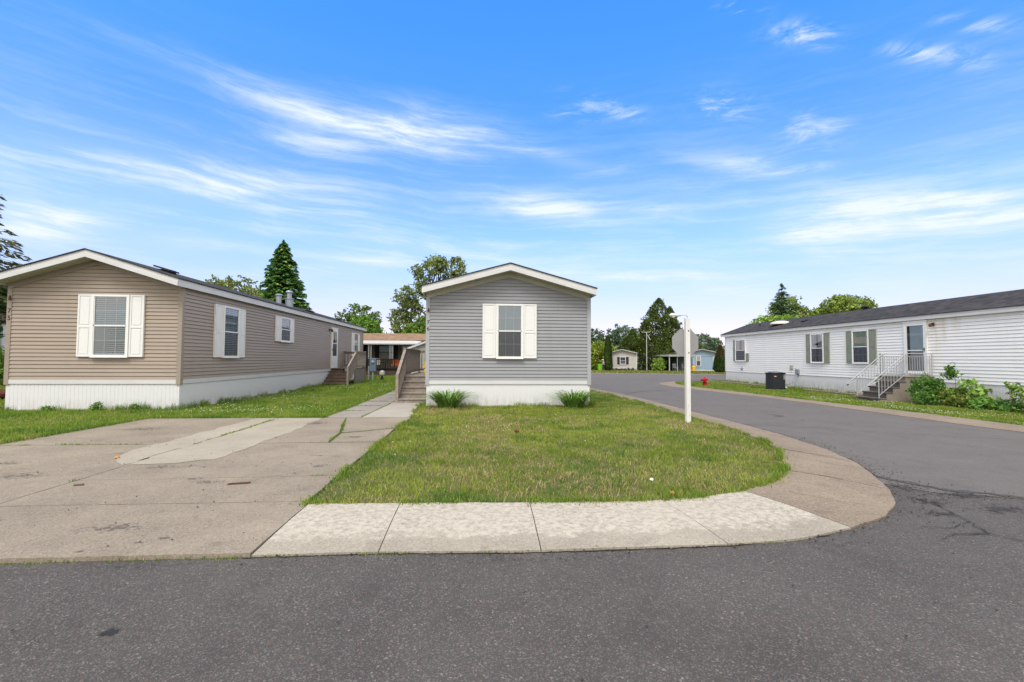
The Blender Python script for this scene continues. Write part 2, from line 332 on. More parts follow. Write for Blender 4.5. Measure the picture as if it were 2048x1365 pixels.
# ------------------------------------------------------------------ mesh builder
class Basis:
    def __init__(s, o, u, n): s.o = Vector(o); s.u = Vector(u); s.n = Vector(n); s.z = Vector((0, 0, 1))
    def __call__(s, u, z, n): return s.o+s.u*u+s.z*z+s.n*n
class MB:
    def __init__(s): s.v = []; s.f = []; s.m = []
    def quad(s, *p, mi=0):
        i = len(s.v); s.v += [tuple(q) for q in p]; s.f.append(tuple(range(i, i+len(p)))); s.m.append(mi)
    def hexa(s, p, mi=0):    # p: 8 points, bottom loop 0-3 then top loop 4-7
        i = len(s.v); s.v += [tuple(q) for q in p]
        for f in ((0, 3, 2, 1), (4, 5, 6, 7), (0, 1, 5, 4), (1, 2, 6, 5), (2, 3, 7, 6), (3, 0, 4, 7)):
            s.f.append(tuple(i+k for k in f)); s.m.append(mi)
        return s
    def box(s, x0, x1, y0, y1, z0, z1, mi=0):
        return s.hexa([(x0, y0, z0), (x1, y0, z0), (x1, y1, z0), (x0, y1, z0), (x0, y0, z1), (x1, y0, z1), (x1, y1, z1), (x0, y1, z1)], mi)
    def lbox(s, B, u0, u1, z0, z1, n0, n1, mi=0):
        return s.hexa([B(u0, z0, n1), B(u1, z0, n1), B(u1, z0, n0), B(u0, z0, n0), B(u0, z1, n1), B(u1, z1, n1), B(u1, z1, n0), B(u0, z1, n0)], mi)
    def prism(s, pts, vec, mi=0):   # extrude polygon pts (3d) along vec
        i = len(s.v); n = len(pts); vec = Vector(vec); s.v += [tuple(p) for p in pts]+[tuple(Vector(p)+vec) for p in pts]
        s.f.append(tuple(range(i, i+n))[::-1]); s.f.append(tuple(range(i+n, i+2*n)))
        s.m += [mi, mi]
        for k in range(n):
            s.f.append((i+k, i+(k+1) % n, i+n+(k+1) % n, i+n+k)); s.m.append(mi)
        return s
    def tube(s, pts, rad, k=8, mi=0, cap=True):
        pts = [Vector(p) for p in pts]; rad = rad if hasattr(rad, '__len__') else [rad]*len(pts); base = len(s.v)
        prev = None
        for j, p in enumerate(pts):
            d = (pts[min(j+1, len(pts)-1)]-pts[max(j-1, 0)]).normalized()
            a = prev if prev is not None else (Vector((0, 0, 1)) if abs(d.z) < .9 else Vector((1, 0, 0)))
            x = (a-d*a.dot(d)).normalized(); y = d.cross(x); prev = x
            for q in range(k):
                t = 2*math.pi*q/k; s.v.append(tuple(p+(x*math.cos(t)+y*math.sin(t))*rad[j]))
        for j in range(len(pts)-1):
            for q in range(k):
                a = base+j*k+q; b = base+j*k+(q+1) % k; s.f.append((a, b, b+k, a+k)); s.m.append(mi)
        if cap:
            s.f.append(tuple(base+q for q in range(k))[::-1]); s.f.append(tuple(base+(len(pts)-1)*k+q for q in range(k))); s.m += [mi, mi]
        return s
    def lathe(s, c, prof, k=16, mi=0, axis='z'):
        base = len(s.v)
        for r, h in prof:
            for q in range(k):
                t = 2*math.pi*q/k; a, b = r*math.cos(t), r*math.sin(t)
                s.v.append((c[0]+a, c[1]+b, c[2]+h) if axis == 'z' else ((c[0]+h, c[1]+a, c[2]+b) if axis == 'x' else (c[0]+a, c[1]+h, c[2]+b)))
        for j in range(len(prof)-1):
            for q in range(k):
                a = base+j*k+q; b = base+j*k+(q+1) % k; s.f.append((a, b, b+k, a+k)); s.m.append(mi)
        s.f.append(tuple(base+q for q in range(k))[::-1]); s.f.append(tuple(base+(len(prof)-1)*k+q for q in range(k))); s.m += [mi, mi]
        return s
    def build(s, name, mats, parent=None, bevel=0., smooth=False):
        o0 = root_loc(parent) if parent else Vector((0, 0, 0))
        me = bpy.data.meshes.new(name); me.from_pydata([tuple(Vector(v)-o0) for v in s.v], [], s.f)
        mats = mats if isinstance(mats, (list, tuple)) else [mats]
        for m in mats: me.materials.append(m)
        me.polygons.foreach_set('material_index', s.m); me.validate(); me.update()
        bm = bmesh.new(); bm.from_mesh(me); bmesh.ops.recalc_face_normals(bm, faces=bm.faces); bm.to_mesh(me); bm.free()
        if smooth:
            me.polygons.foreach_set('use_smooth', [True]*len(me.polygons)); me.set_sharp_from_angle(angle=R(40))
        o = bpy.data.objects.new(name, me); C.objects.link(o)
        if parent: o.parent = parent
        if bevel:
            b = o.modifiers.new('bevel', 'BEVEL'); b.width = bevel; b.segments = 2; b.limit_method = 'ANGLE'
        return o
def root_loc(o):
    v = Vector((0, 0, 0))
    while o: v += o.location; o = o.parent
    return v
def tag(o, label=None, cat=None, group=None, kind=None):
    if label: o['label'] = label
    if cat: o['category'] = cat
    if group: o['group'] = group
    if kind: o['kind'] = kind
    return o
def thing(name, label, cat, loc, group=None):
    o = bpy.data.objects.new(name, None); o.empty_display_size = .2; C.objects.link(o); o.location = loc
    return tag(o, label, cat, group)
def solo(mb, name, mats, label, cat, group=None, **k):
    o = mb.build(name, mats, None, **k); return tag(o, label, cat, group)

def np_mesh(name, verts, faces, mat, cols=None, parent=None, smooth=False):
    """verts (n,3); faces (m,k) constant k"""
    me = bpy.data.meshes.new(name); k = faces.shape[1]; o0 = np.array(root_loc(parent)) if parent else np.zeros(3)
    me.vertices.add(len(verts)); me.vertices.foreach_set('co', (verts-o0).astype(np.float32).ravel())
    me.loops.add(faces.size); me.loops.foreach_set('vertex_index', faces.astype(np.int32).ravel())
    me.polygons.add(len(faces)); me.polygons.foreach_set('loop_start', np.arange(0, faces.size, k, dtype=np.int32))
    me.update(calc_edges=True)
    if cols is not None:
        ca = me.color_attributes.new('Col', 'FLOAT_COLOR', 'POINT')
        ca.data.foreach_set('color', np.concatenate([cols, np.ones((len(cols), 1))], 1).astype(np.float32).ravel())
    me.materials.append(mat)
    o = bpy.data.objects.new(name, me); C.objects.link(o)
    if parent: o.parent = parent
    return o

# ------------------------------------------------------------------ ground
def sheet(name, poly, z, mat, kind='structure', skirt=0., jit=0., label=None, cat=None, zs=None, build=True):
    """poly 2-D outline; cut along the terrain's fold lines and laid on it, z above it"""
    bm = bmesh.new()
    pts = []
    n = len(poly)
    for i in range(n):
        a = Vector(poly[i]); b = Vector(poly[(i+1) % n]); d = (b-a).length
        k = max(1, int(d/.18)) if jit else 1
        for j in range(k):
            p = a.lerp(b, j/k)
            if jit: p = p+Vector(((random.random()-.5)*jit, (random.random()-.5)*jit))
            pts.append(p)
    vs = [bm.verts.new((p.x, p.y, 0)) for p in pts]
    f = bm.faces.new(vs)
    if f.normal.z < 0: bmesh.ops.reverse_faces(bm, faces=[f])
    bm.normal_update()
    xs = [p.x for p in pts]; ys = [p.y for p in pts]
    if max(xs) > 5.5:
        for x in np.arange(5.5, 15.1, .95):
            bmesh.ops.bisect_plane(bm, geom=bm.verts[:]+bm.edges[:]+bm.faces[:], plane_co=(x, 0, 0), plane_no=(1, 0, 0))
        for y in [20, 22, 24, 26, 28, 30, 33, 37, 41, 45, 50, 55, 60, 65, 70]:
            bmesh.ops.bisect_plane(bm, geom=bm.verts[:]+bm.edges[:]+bm.faces[:], plane_co=(0, y, 0), plane_no=(0, 1, 0))
    bmesh.ops.triangulate(bm, faces=bm.faces[:])
    top = bm.faces[:]
    for v in bm.verts: v.co.z = float(T(v.co.x, v.co.y))+z
    if skirt:
        ed = [e for e in bm.edges if e.is_boundary]
        r = bmesh.ops.extrude_edge_only(bm, edges=ed)
        for v in [g for g in r['geom'] if isinstance(g, bmesh.types.BMVert)]: v.co.z -= skirt
    me = bpy.data.meshes.new(name); bm.to_mesh(me); bm.free(); me.materials.append(mat)
    o = bpy.data.objects.new(name, me); C.objects.link(o)
    return tag(o, label, cat, kind=kind)
def join(objs, name):
    """one mesh out of several built sheets"""
    bm = bmesh.new(); mats = []
    for o in objs:
        mi = []
        for m in o.data.materials:
            if m not in mats: mats.append(m)
            mi.append(mats.index(m))
        n0 = len(bm.faces); bm.from_mesh(o.data); bm.faces.ensure_lookup_table()
        for f in bm.faces[n0:]: f.material_index = mi[f.material_index]
    me = bpy.data.meshes.new(name); bm.to_mesh(me); bm.free()
    for m in mats: me.materials.append(m)
    r = bpy.data.objects.new(name, me); C.objects.link(r)
    for k in ('label', 'category', 'kind'):
        if objs[0].get(k): r[k] = objs[0][k]
    for o in objs: bpy.data.objects.remove(o)
    return r

sheet('ground', [(-1500, -600), (1500, -600), (1500, 2500), (-1500, 2500)], -.03, mTurf)
sheet('road', [(-70, -25), (70, -25), (70, 62), (-70, 62)], 0, mAsph)
# side street with its older, greyer surface
side = [(5.2, 5.9), (4.75, 5.15), (5.0, 4.75), (5.9, 4.45), (7.2, 4.1), (9.5, 3.85), (14, 3.7), (70, 3.7), (70, 61), (4.6, 61), (4.6, 12)]
sheet('side_road', side, .004, mAsph2, jit=.05)
STN = [((-1.64, 3.52), (-1.63, 4.62), 1), ((-.735, 3.53), (-.755, 4.6), 1), ((.475, 3.49), (.505, 4.55), 1), ((1.22, 3.5), (1.25, 4.53), 0), ((1.95, 3.52), (1.84, 4.55), 1),
       ((2.55, 3.58), (2.3, 4.62), 0), ((3.2, 3.79), (2.85, 4.82), 1), ((3.77, 4.06), (3.25, 5.04), 0), ((4.19, 4.4), (3.58, 5.32), 0), ((4.57, 4.87), (3.93, 5.7), 1), ((4.9, 5.43), (4.3, 6.3), 0),
       ((5.29, 6.15), (4.75, 7.05), 1), ((5.6, 7.14), (5.0, 7.95), 0), ((5.83, 8.47), (5.1, 9.1), 0), ((5.92, 10.25), (5.08, 10.5), 1), ((5.93, 12.42), (5.2, 12.6), 0), ((6.03, 15.04), (5.28, 15), 1),
       ((5.95, 18.4), (5.12, 18.2), 1), ((5.6, 22.2), (4.9, 22), 1), ((5.4, 30), (4.7, 30), 1), ((5.3, 57), (4.6, 57), 1)]
def ribbon(name, st, newupto, zi=.042, zo=.016, mNew=None, mOld=None, sub=5):
    v = []; f = []; uv = []; mi = []
    def jt(): return (random.random()-.5)*.022
    for k in range(len(st)-1):
        (o0, i0, j0), (o1, i1, j1) = st[k], st[k+1]
        m = 0 if k < newupto else 1
        L_ = math.dist(o0, o1); n = max(2, min(30, int(L_/.16)))
        gw = .004 if m == 0 else .009; g0 = gw/L_ if j0 else 0; g1 = gw/L_ if j1 else 0
        rows = []
        for a in range(n+1):
            t = g0+(1-g0-g1)*a/n
            O = Vector(o0).lerp(Vector(o1), t); I = Vector(i0).lerp(Vector(i1), t)
            if 0 < a < n: O += Vector((jt(), jt())); I += Vector((jt()*1.5, jt()*1.5))
            row = []
            for b in range(sub+1):
                s = b/sub; p = O.lerp(I, s); z = zo+(zi-zo)*min(1, s*1.8)+float(T(p.x, p.y))
                row.append(len(v)); v.append((p.x, p.y, z)); uv.append((t, s))
            row.insert(0, len(v)); v.append((O.x, O.y, -.03+float(T(O.x, O.y)))); uv.append((t, 0))
            row.append(len(v)); v.append((I.x, I.y, -.03+float(T(I.x, I.y)))); uv.append((t, 1))
            rows.append(row)
        for a in range(n):
            for b in range(len(rows[0])-1):
                f.append((rows[a][b], rows[a+1][b], rows[a+1][b+1], rows[a][b+1])); mi.append(m)
        for row in (rows[0], rows[-1]): f.append(tuple(row)); mi.append(m)
    me = bpy.data.meshes.new(name); me.from_pydata(v, [], f); me.materials.append(mNew or mConcNew); me.materials.append(mOld or mConcOld)
    me.polygons.foreach_set('material_index', mi)
    ul = me.uv_layers.new(name='UVMap')
    for l in me.loops: ul.data[l.index].uv = uv[l.vertex_index]
    bm = bmesh.new(); bm.from_mesh(me); bmesh.ops.recalc_face_normals(bm, faces=bm.faces); bm.to_mesh(me); bm.free()
    # top must face up
    o = bpy.data.objects.new(name, me); C.objects.link(o); return tag(o, kind='structure')
ribbon('pavement', STN, 6)
ribbon('pavement', [((-7.78, 3.52), (-7.76, 4.6), 1), ((-11, 3.5), (-11, 4.6), 1), ((-16, 3.5), (-16, 4.6), 1), ((-40, 3.5), (-40, 4.6), 1)], 0)
BI = [(14.6, 5.9), (13.9, 7.4), (13.72, 9.2), (13.72, 11), (13.75, 13), (13.62, 15.6), (13.3, 17.8), (13.1, 21), (12.6, 24.2), (12.25, 26.3), (12.45, 28.2), (13.3, 30.4), (15.1, 32.1), (18.1, 33.5), (24, 35)]
BO = [(13.9, 4.6), (12.9, 6.4), (12.5, 8.4), (12.25, 11), (12.33, 13.4), (12.38, 16.6), (12.2, 19.5), (11.6, 22.2), (11.1, 25), (11.12, 27), (11.5, 28.9), (12.3, 30.4), (14, 32.3), (17.9, 34.2), (24, 36)]
ribbon('pavement', [(o, i, 1) for o, i in zip(BO, BI)], 0)
CO = [(-60, 58), (4, 57.5), (9, 56.6), (13.6, 55), (21.5, 52.9), (27.8, 50.3), (60, 39)]
ribbon('pavement', [(o, (o[0]+.35, o[1]+1.3), 1) for o in CO], 0, sub=2)
IN = [i for _, i, _ in STN]
lawnA = [(-70, 4.5)]+[(-7.7, 4.5), (-7.7, 11.2), (-1.66, 11.2), (-1.66, 4.5)]+[(x+.05, y-.05) for x, y in IN[1:7]]+[(x+.06, y) for x, y in IN[7:]]+[(-70, 57)]
sheet('lawn', lawnA, .018, mSoil, skirt=.05)
lawnB = [(70, 5.9), (14.7, 5.85)]+[(x-.06, y) for x, y in BI[1:]]+[(24.1, 35.05), (70, 36)]
sheet('lawn', lawnB, .018, mSoil, skirt=.05)
lawnC = [(x+.35, y+1.26) for x, y in CO]+[(90, 30), (90, 140), (-90, 140), (-90, 59)]
sheet('lawn', lawnC, .02, mTurf, skirt=.05)
# driveway slabs, separated by real joints
def slabs(name, lst, z, label=None):
    obs = []
    for poly, m, dz in lst: obs.append(sheet(name, poly, z+dz, m, skirt=.05, jit=.012))
    return join(obs, name)
g = .008
def rc(x0, x1, y0, y1): return [(x0+g, y0+g), (x1-g, y0+g), (x1-g, y1-g), (x0+g, y1-g)]
DR = [(rc(-7.76, -4.58, 3.52, 4.74), mDrive, 0), (rc(-4.58, -1.642, 3.52, 4.74), mDrive, .002), (rc(-7.76, -4.60, 4.74, 7.93), mDrive, .001),
      ([(-4.6+g, 4.74+g), (-1.68, 4.74+g), (-1.7, 5.74), (-4.6+g, 5.68)], mDrive, .002), ([(-4.6+g, 5.70), (-1.7, 5.76), (-1.68, 7.98), (-4.63+g, 7.93)], mDrive, 0),
      ([(-7.72, 7.95), (-4.64, 7.94), (-4.67, 11.24), (-7.59, 11.25), (-7.66, 9.8)], mDrive, .002),
      ([(-4.62, 7.95), (-2.53, 8.03), (-2.62, 8.95), (-3.12, 11.08), (-3.14, 11.24), (-4.65, 11.24)], mDrive, .001),
      ([(-2.50, 8.04), (-1.68, 8.04), (-1.70, 9.50), (-2.58, 8.92)], mDrive, 0), ([(-2.60, 8.99), (-1.70, 9.55), (-1.62, 11.24), (-3.1, 11.24), (-3.09, 11.1)], mDrive, .003)]
slabs('driveway', DR, .03)
PT = [(-5.17, 7.03), (-5.24, 7.5), (-5.24, 8.6), (-5.2, 9.67), (-5.16, 11.18), (-3.7, 11.18), (-3.6, 10.2), (-3.56, 9.29), (-3.63, 8.3), (-3.6, 7.4), (-3.66, 6.72), (-3.85, 6.75), (-4.08, 6.55), (-4.4, 6.48), (-4.6, 6.38), (-4.85, 6.6)]
def patch_sheet():
    a = [p for p in PT]
    L_ = [(-5.17, 7.03), (-5.24, 7.5), (-5.2, 9.67), (-5.16, 11.18), (-4.675, 11.18), (-4.645, 8.0), (-4.63, 6.42), (-4.85, 6.6)]
    R_ = [(-4.61, 6.42), (-4.40, 6.48), (-4.08, 6.55), (-3.85, 6.75), (-3.66, 6.72), (-3.6, 7.4), (-3.63, 8.3), (-3.56, 9.29), (-3.6, 10.2), (-3.7, 11.18), (-4.64, 11.18), (-4.61, 8.)]
    return join([sheet('driveway_patch', L_, .0345, mPatch, jit=.09), sheet('driveway_patch', R_, .0345, mPatch, jit=.09)], 'driveway_patch')
patch_sheet()
WK = []
ys = [11.26, 12.6, 13.9, 15.3, 16.6, 18., 19.5, 21, 22.6, 24.2, 25.8, 27.4, 29, 30.6, 32.2, 34]
for a, b in zip(ys[:-1], ys[1:]):
    WK.append(([(-3.65-.02*(a-11)*.5+.01, a+g), (-2.8+.008*(a-11), a+g), (-2.8+.008*(b-11), b-g), (-3.65-.02*(b-11)*.5+.01, b-g)], mWalk, .002*random.random()))
for a, b in zip([11.26, 12.25, 13.3, 14.35], [12.25, 13.3, 14.35, 15.4]):
    WK.append(([(-2.77+.008*(a-11), a+g), (-1.62-.07*(a-11.2), a+g), (-1.62-.07*(b-11.2), b-g), (-2.77+.008*(b-11), b-g)], mWalkL, .004))
slabs('path', WK, .036)

# cracks and the crumbled seam where the two road surfaces meet
def strip(pts, w, z, name, mat, jit=.02, w2=None):
    v = []; f = []
    P = []
    for a, b in zip(pts[:-1], pts[1:]):
        n = max(1, int(math.dist(a, b)/.06))
        P += [(a[0]+(b[0]-a[0])*i/n+(random.random()-.5)*jit, a[1]+(b[1]-a[1])*i/n+(random.random()-.5)*jit) for i in range(n)]
    P.append(pts[-1])
    for i, p in enumerate(P):
        q = P[min(i+1, len(P)-1)]; r = P[max(i-1, 0)]; d = Vector((q[0]-r[0], q[1]-r[1])).normalized(); nrm = Vector((-d.y, d.x))
        t = i/(len(P)-1); ww = w*(1-t)+(w2 if w2 is not None else w)*t
        ww *= .5+random.random()
        for s in (-1, 1):
            x, y = p[0]+nrm.x*ww*s, p[1]+nrm.y*ww*s; v.append((x, y, z+float(T(x, y))))
    for i in range(len(P)-1): f.append((2*i, 2*i+1, 2*i+3, 2*i+2))
    m = MB(); m.v = v; m.f = f; m.m = [0]*len(f)
    o = m.build(name, mat); return tag(o, kind='structure')
cr = [strip([(4.95, 5.45), (5.2, 4.85), (5.9, 4.5), (6.9, 4.2), (9, 3.88), (12, 3.78)], .05, .009, 'road_seam', mTar, .05, .02)]
join(cr, 'road_seam')
pj = [strip(p, w, .0465, 'pavement_crack', mCrack, .006, w) for p, w in (([(4.80, 6.98), (5.02, 6.6), (5.26, 6.2)], .006), ([(3.97, 5.64), (4.25, 5.3), (4.52, 4.95)], .005), ([(5.1, 8.6), (5.5, 8.2)], .004), ([(3.3, 4.75), (3.6, 4.4), (3.85, 4.2)], .003))]
join(pj, 'pavement_crack')
cr = [strip(p, w, z, 'road_crack', mCrack, j, w2) for p, w, z, j, w2 in (
    ([(4.5, 4.75), (4.6, 4.4), (4.4, 3.9), (4.25, 3.6), (4.5, 3.25), (5.2, 2.9)], .006, .0125, .03, .003),
    ([(4.25, 3.6), (3.95, 3.6), (3.7, 3.5)], .007, .0125, .03, .002), ([(4.4, 3.9), (4.1, 3.75), (3.8, 3.78)], .005, .0125, .03, .002),
    ([(6.0, 10.1), (7.5, 9.6), (9.8, 8.8), (13, 8.2)], .008, .0085, .05, .004), ([(5.9, 8.6), (5.4, 6.4), (4.95, 5.5)], .012, .0085, .03, .02),
    ([(6.1, 19), (8, 21.5), (11, 23.5)], .02, .0085, .06, .02), ([(2.9, 3.66), (2.0, 3.51), (1.2, 3.48), (.3, 3.47), (-.7, 3.52), (-1.7, 3.51)], .006, .0045, .012, .005),
    ([(6.5, 34), (14, 35), (30, 36)], .05, .0085, .1, .05))]
join(cr, 'road_crack')

# dark oily stains on the slabs
def stainmat(name, col, thr=.5, sc=22.):
    def ex(nt, N, L, b, pos):
        at = N.new('ShaderNodeAttribute'); at.attribute_name = 'Col'; sp_ = N.new('ShaderNodeSeparateColor'); L.new(at.outputs['Color'], sp_.inputs[0])
        ad = N.new('ShaderNodeMath'); ad.operation = 'ADD'; L.new(sp_.outputs[0], ad.inputs[0]); L.new(rnode(N, L, nnode(N, L, pos, sc, 6, .72), .3, .7, -.55, .55), ad.inputs[1])
        al = rnode(N, L, ad.outputs[0], thr, thr+.35, 0., .85); tr = N.new('ShaderNodeBsdfTransparent'); mx = N.new('ShaderNodeMixShader')
        L.new(al, mx.inputs[0]); L.new(tr.outputs[0], mx.inputs[1]); L.new(b.outputs[0], mx.inputs[2]); L.new(mx.outputs[0], N['Material Output'].inputs['Surface'])
    return M(name, col, .85, extra=ex)
def blotch(lst, z, mat, name, n=24):
    """thin irregular stains lying on a slab, fading out at their edges"""
    V = []; F = []; cc = []
    for cx, cy, rx, ry in lst:
        b0 = len(V); zz = z+float(T(cx, cy)); V.append((cx, cy, zz)); cc.append((1, 1, 1))
        for ring, val in ((.5, .62), (1., 0.)):
            for k in range(n):
                t = 2*math.pi*k/n; x, y = cx+rx*ring*math.cos(t), cy+ry*ring*math.sin(t); V.append((x, y, z+float(T(x, y)))); cc.append((val,)*3)
        for k in range(n):
            q = (k+1) % n; F.append((b0, b0+1+k, b0+1+q, b0)); F.append((b0+1+k, b0+1+n+k, b0+1+n+q, b0+1+q))
    me = bpy.data.meshes.new(name); me.from_pydata(V, [], [f[:3] if f[0] == f[3] else f for f in F]); me.materials.append(mat)
    ca = me.color_attributes.new('Col', 'FLOAT_COLOR', 'POINT'); ca.data.foreach_set('color', np.concatenate([np.array(cc), np.ones((len(cc), 1))], 1).astype(np.float32).ravel())
    o = bpy.data.objects.new(name, me); C.objects.link(o); return tag(o, kind='structure')
blotch([(-3.05, 5.52, .42, .16), (-2.05, 6.25, .34, .20), (-3.3, 5.66, .22, .10), (-2.65, 6.5, .10, .08), (-2.3, 6.9, .26, .08), (-2.6, 3.75, .14, .06), (-2.45, 3.84, .16, .06), (-2.9, 3.62, .12, .05), (-4.1, 6.3, .5, .2), (-6.4, 6.6, .9, .35), (-5.4, 5.9, .7, .3), (-3.5, 10.3, .7, .5), (-2.2, 8.5, .4, .3), (-6.6, 9.6, .9, .5), (-3.0, 4.1, .6, .25)], .0365, stainmat('oil_stain', (.12, .10, .085), .80), 'driveway_stain')
blotch([(-5.9, 6.2, 1.1, .5), (-6.5, 4.2, .8, .4), (-5.2, 7.3, .5, .3)], .0362, stainmat('tan_stain', (.36, .27, .17), .8, 4.), 'driveway_stain')
blotch([(-1.93, 2.62, .07, .07)], .0045, stainmat('tar_spot', (.03, .03, .032), .45), 'road_stain')
blotch([(4.85, 4.95, .42, .45), (5.2, 4.66, .6, .28), (4.62, 4.45, .35, .35), (6.0, 4.42, .7, .22), (4.35, 4.12, .35, .2), (5.1, 4.2, .6, .3), (7.2, 4.05, .9, .2), (4.95, 5.7, .15, .5)], .0078, stainmat('crumb_tar', (.050, .046, .044), .72, 16.), 'road_stain')
blotch([(.5, 3.36, 2.4, .14), (-2.2, 3.42, 1.6, .10), (2.9, 3.5, .8, .2)], .0052, stainmat('edge_grime', (.075, .07, .065), .95, 14.), 'road_stain')
blotch([(2.0, 1.6, 1.6, .5), (6.5, 2.6, 2.6, .6), (10, 6.5, 2.5, 2.), (8, 12, 1.5, 3.)], .0088, stainmat('tyre_grime', (.085, .08, .077), 1.0, 3.), 'road_stain')
def crumbs():
    pts = []
    for i in range(len(STN)-5):
        (o0, _, _), (o1, _, _) = STN[i], STN[i+1]; n = int(math.dist(o0, o1)*(170 if 7 <= i < 13 else 70)); t = RNG.random(n); q = np.abs(RNG.normal(0, .07 if not 7 <= i < 13 else .22, n))
        d = np.array([o1[0]-o0[0], o1[1]-o0[1]]); nr = np.array([d[1], -d[0]])/np.linalg.norm(d)
        pts.append(np.stack([o0[0]+d[0]*t+nr[0]*q, o0[1]+d[1]*t+nr[1]*q], 1))
    pts.append(np.stack([4.3+3.5*RNG.random(500)**1.6, 0*RNG.random(500)], 1)); pts[-1][:, 1] = 4.9-.28*(pts[-1][:, 0]-4.3)+RNG.normal(0, .16, 500)
    pts.append(np.stack([-7+6*RNG.random(420), 3.6+6*RNG.random(420)], 1)); pts.append(np.stack([-6+16*RNG.random(500), -.5+4*RNG.random(500)], 1))
    P_ = np.concatenate(pts); n = len(P_); r = .0025+.0075*RNG.random(n)**2.5; x, y = P_[:, 0], P_[:, 1]; z = T(x, y)+np.where((x < -1.65) & (y > 3.55), .037, .012)+r*.3
    V = np.stack([np.stack([x+a*r*(.7+.6*RNG.random(n)), y+b_*r*(.7+.6*RNG.random(n)), z+c*r*.7], 1) for a, b_, c in ((1, 0, 0), (0, 1, 0), (-1, 0, 0), (0, -1, 0), (0, 0, 1), (0, 0, -1))], 1).reshape(-1, 3); i = np.arange(n)[:, None]*6
    F = np.concatenate([i+np.array([t]) for t in ((0, 1, 4), (1, 2, 4), (2, 3, 4), (3, 0, 4), (1, 0, 5), (2, 1, 5), (3, 2, 5), (0, 3, 5))], 0)
    col = np.where((RNG.random(n) < .6)[:, None], np.array([[.04, .037, .034]]), np.array([[.16, .13, .10]]))*(.7+.8*RNG.random(n))[:, None]
    m = M('crumb', (.1, .1, .1), .9, extra=lambda nt, N, L, b, pos: (lambda a: (setattr(a, 'attribute_name', 'Col'), L.new(a.outputs['Color'], b.inputs['Base Color'])))(N.new('ShaderNodeAttribute')))
    tag(np_mesh('gravel_crumbs', V, F, m, np.repeat(col, 6, 0)), kind='stuff')
crumbs()

# ------------------------------------------------------------------ grass
def blades(name, P, h, w, colf, lean=.5, z0=.015, segs=2, label=None):
    n = len(P); x, y = P[:, 0], P[:, 1]; zb = T(x, y)+z0
    h = h*(.55+.9*RNG.random(n))*(.6+.8*vnoise(x, y, 2.6, 14)); az = RNG.random(n)*2*np.pi; la = RNG.random(n)**1.3*lean
    fa = RNG.random(n)*np.pi; wx, wy = np.cos(fa)*w*.5, np.sin(fa)*w*.5
    lx, ly = np.cos(az)*la*h, np.sin(az)*la*h
    b1 = np.stack([x-wx, y-wy, zb], 1); b2 = np.stack([x+wx, y+wy, zb], 1)
    m1 = np.stack([x-wx*.8+lx*.4, y-wy*.8+ly*.4, zb+h*.6], 1); m2 = np.stack([x+wx*.8+lx*.4, y+wy*.8+ly*.4, zb+h*.6], 1)
    tp = np.stack([x+lx*1.2, y+ly*1.2, zb+h*np.sqrt(np.clip(1-la*la*.6, .2, 1))], 1)
    V = np.stack([b1, b2, m2, m1, tp], 1).reshape(-1, 3)
    i = np.arange(n)[:, None]*5
    F = np.concatenate([i+np.array([[0, 1, 2]]), i+np.array([[0, 2, 3]]), i+np.array([[3, 2, 4]])], 0)
    c = np.repeat(colf(x, y, n), 5, 0)
    o = np_mesh(name, V, F, mGrass, c); return tag(o, kind='stuff')
def lawncol(dry=.3, base=(.17, .245, .026), pale=(.38, .42, .075), brown=(.44, .36, .17)):
    def f(x, y, n):
        a = vnoise(x, y, .9, 1)*.5+vnoise(x, y, 5., 2)*.5; b = vnoise(x, y, .7, 3)*.4+vnoise(x, y, 2.3, 4)*.3+vnoise(x, y, 8, 4)*.3
        r = RNG.random(n)
        c = np.array(base)[None]*(.65+.7*RNG.random(n))[:, None]
        k = np.clip((a-.35)*1.6+(r-.5)*.9, 0, 1)[:, None]; c = c*(1-k)+np.array(pale)[None]*k*(.8+.4*RNG.random(n))[:, None]
        k2 = (RNG.random(n) < np.clip((b-.46)*4.5*dry+dry*.15, 0, .8))[:, None]
        w = (vnoise(x, y, 1.7, 12) > .70) & (RNG.random(n) < .6); c = np.where(w[:, None], np.array([[.09, .20, .025]])*(.8+.4*RNG.random(n))[:, None], c)
        c = np.where(k2, np.array(brown)[None]*(.7+.6*RNG.random(n))[:, None], c)
        return c
    return f
def scatter(x0, x1, y0, y1, dens, polys=(), holes=(), clump=.0):
    n = int((x1-x0)*(y1-y0)*dens); x = x0+(x1-x0)*RNG.random(n); y = y0+(y1-y0)*RNG.random(n)
    k = np.ones(n, bool)
    if polys: k = np.zeros(n, bool)
    for p in polys: k |= inside(x, y, p)
    for p in holes: k &= ~inside(x, y, p)
    if clump: k &= RNG.random(n) > clump*(1-vnoise(x, y, 7, 6))
    return np.stack([x[k], y[k]], 1)
hMid = [(-1.57, 13.9), (3.38, 13.9), (3.38, 40), (-1.57, 40)]; hLeft = [(-12.4, 13.04), (-8.03, 13.04), (-8.03, 32.45), (-12.4, 32.45)]; hRight = [(18.3, 0), (23, 0), (23, 33.1), (18.3, 33.1)]
driveP = [(-7.74, 3.5), (-7.7, 8), (-7.66, 9.8), (-7.58, 11.27), (-1.6, 11.27), (-1.66, 3.5)]; walkP = [(-3.62, 11.2), (-3.76, 24), (-3.85, 34.2), (-2.65, 34.2), (-2.72, 15.4), (-1.9, 15.4), (-1.6, 11.2)]
front = [(-1.69, 4.58)]+[(x+.02, y-.02) for x, y in IN[1:17]]+[(5.15, 18), (3.4, 18), (3.4, 13.9), (-1.58, 13.9), (-1.62, 11.2)]
P = scatter(-1.7, 5.3, 4.5, 9, 3300, [front], clump=.75); blades('grass', P, .050, .0072, lawncol(.48), 1.3)
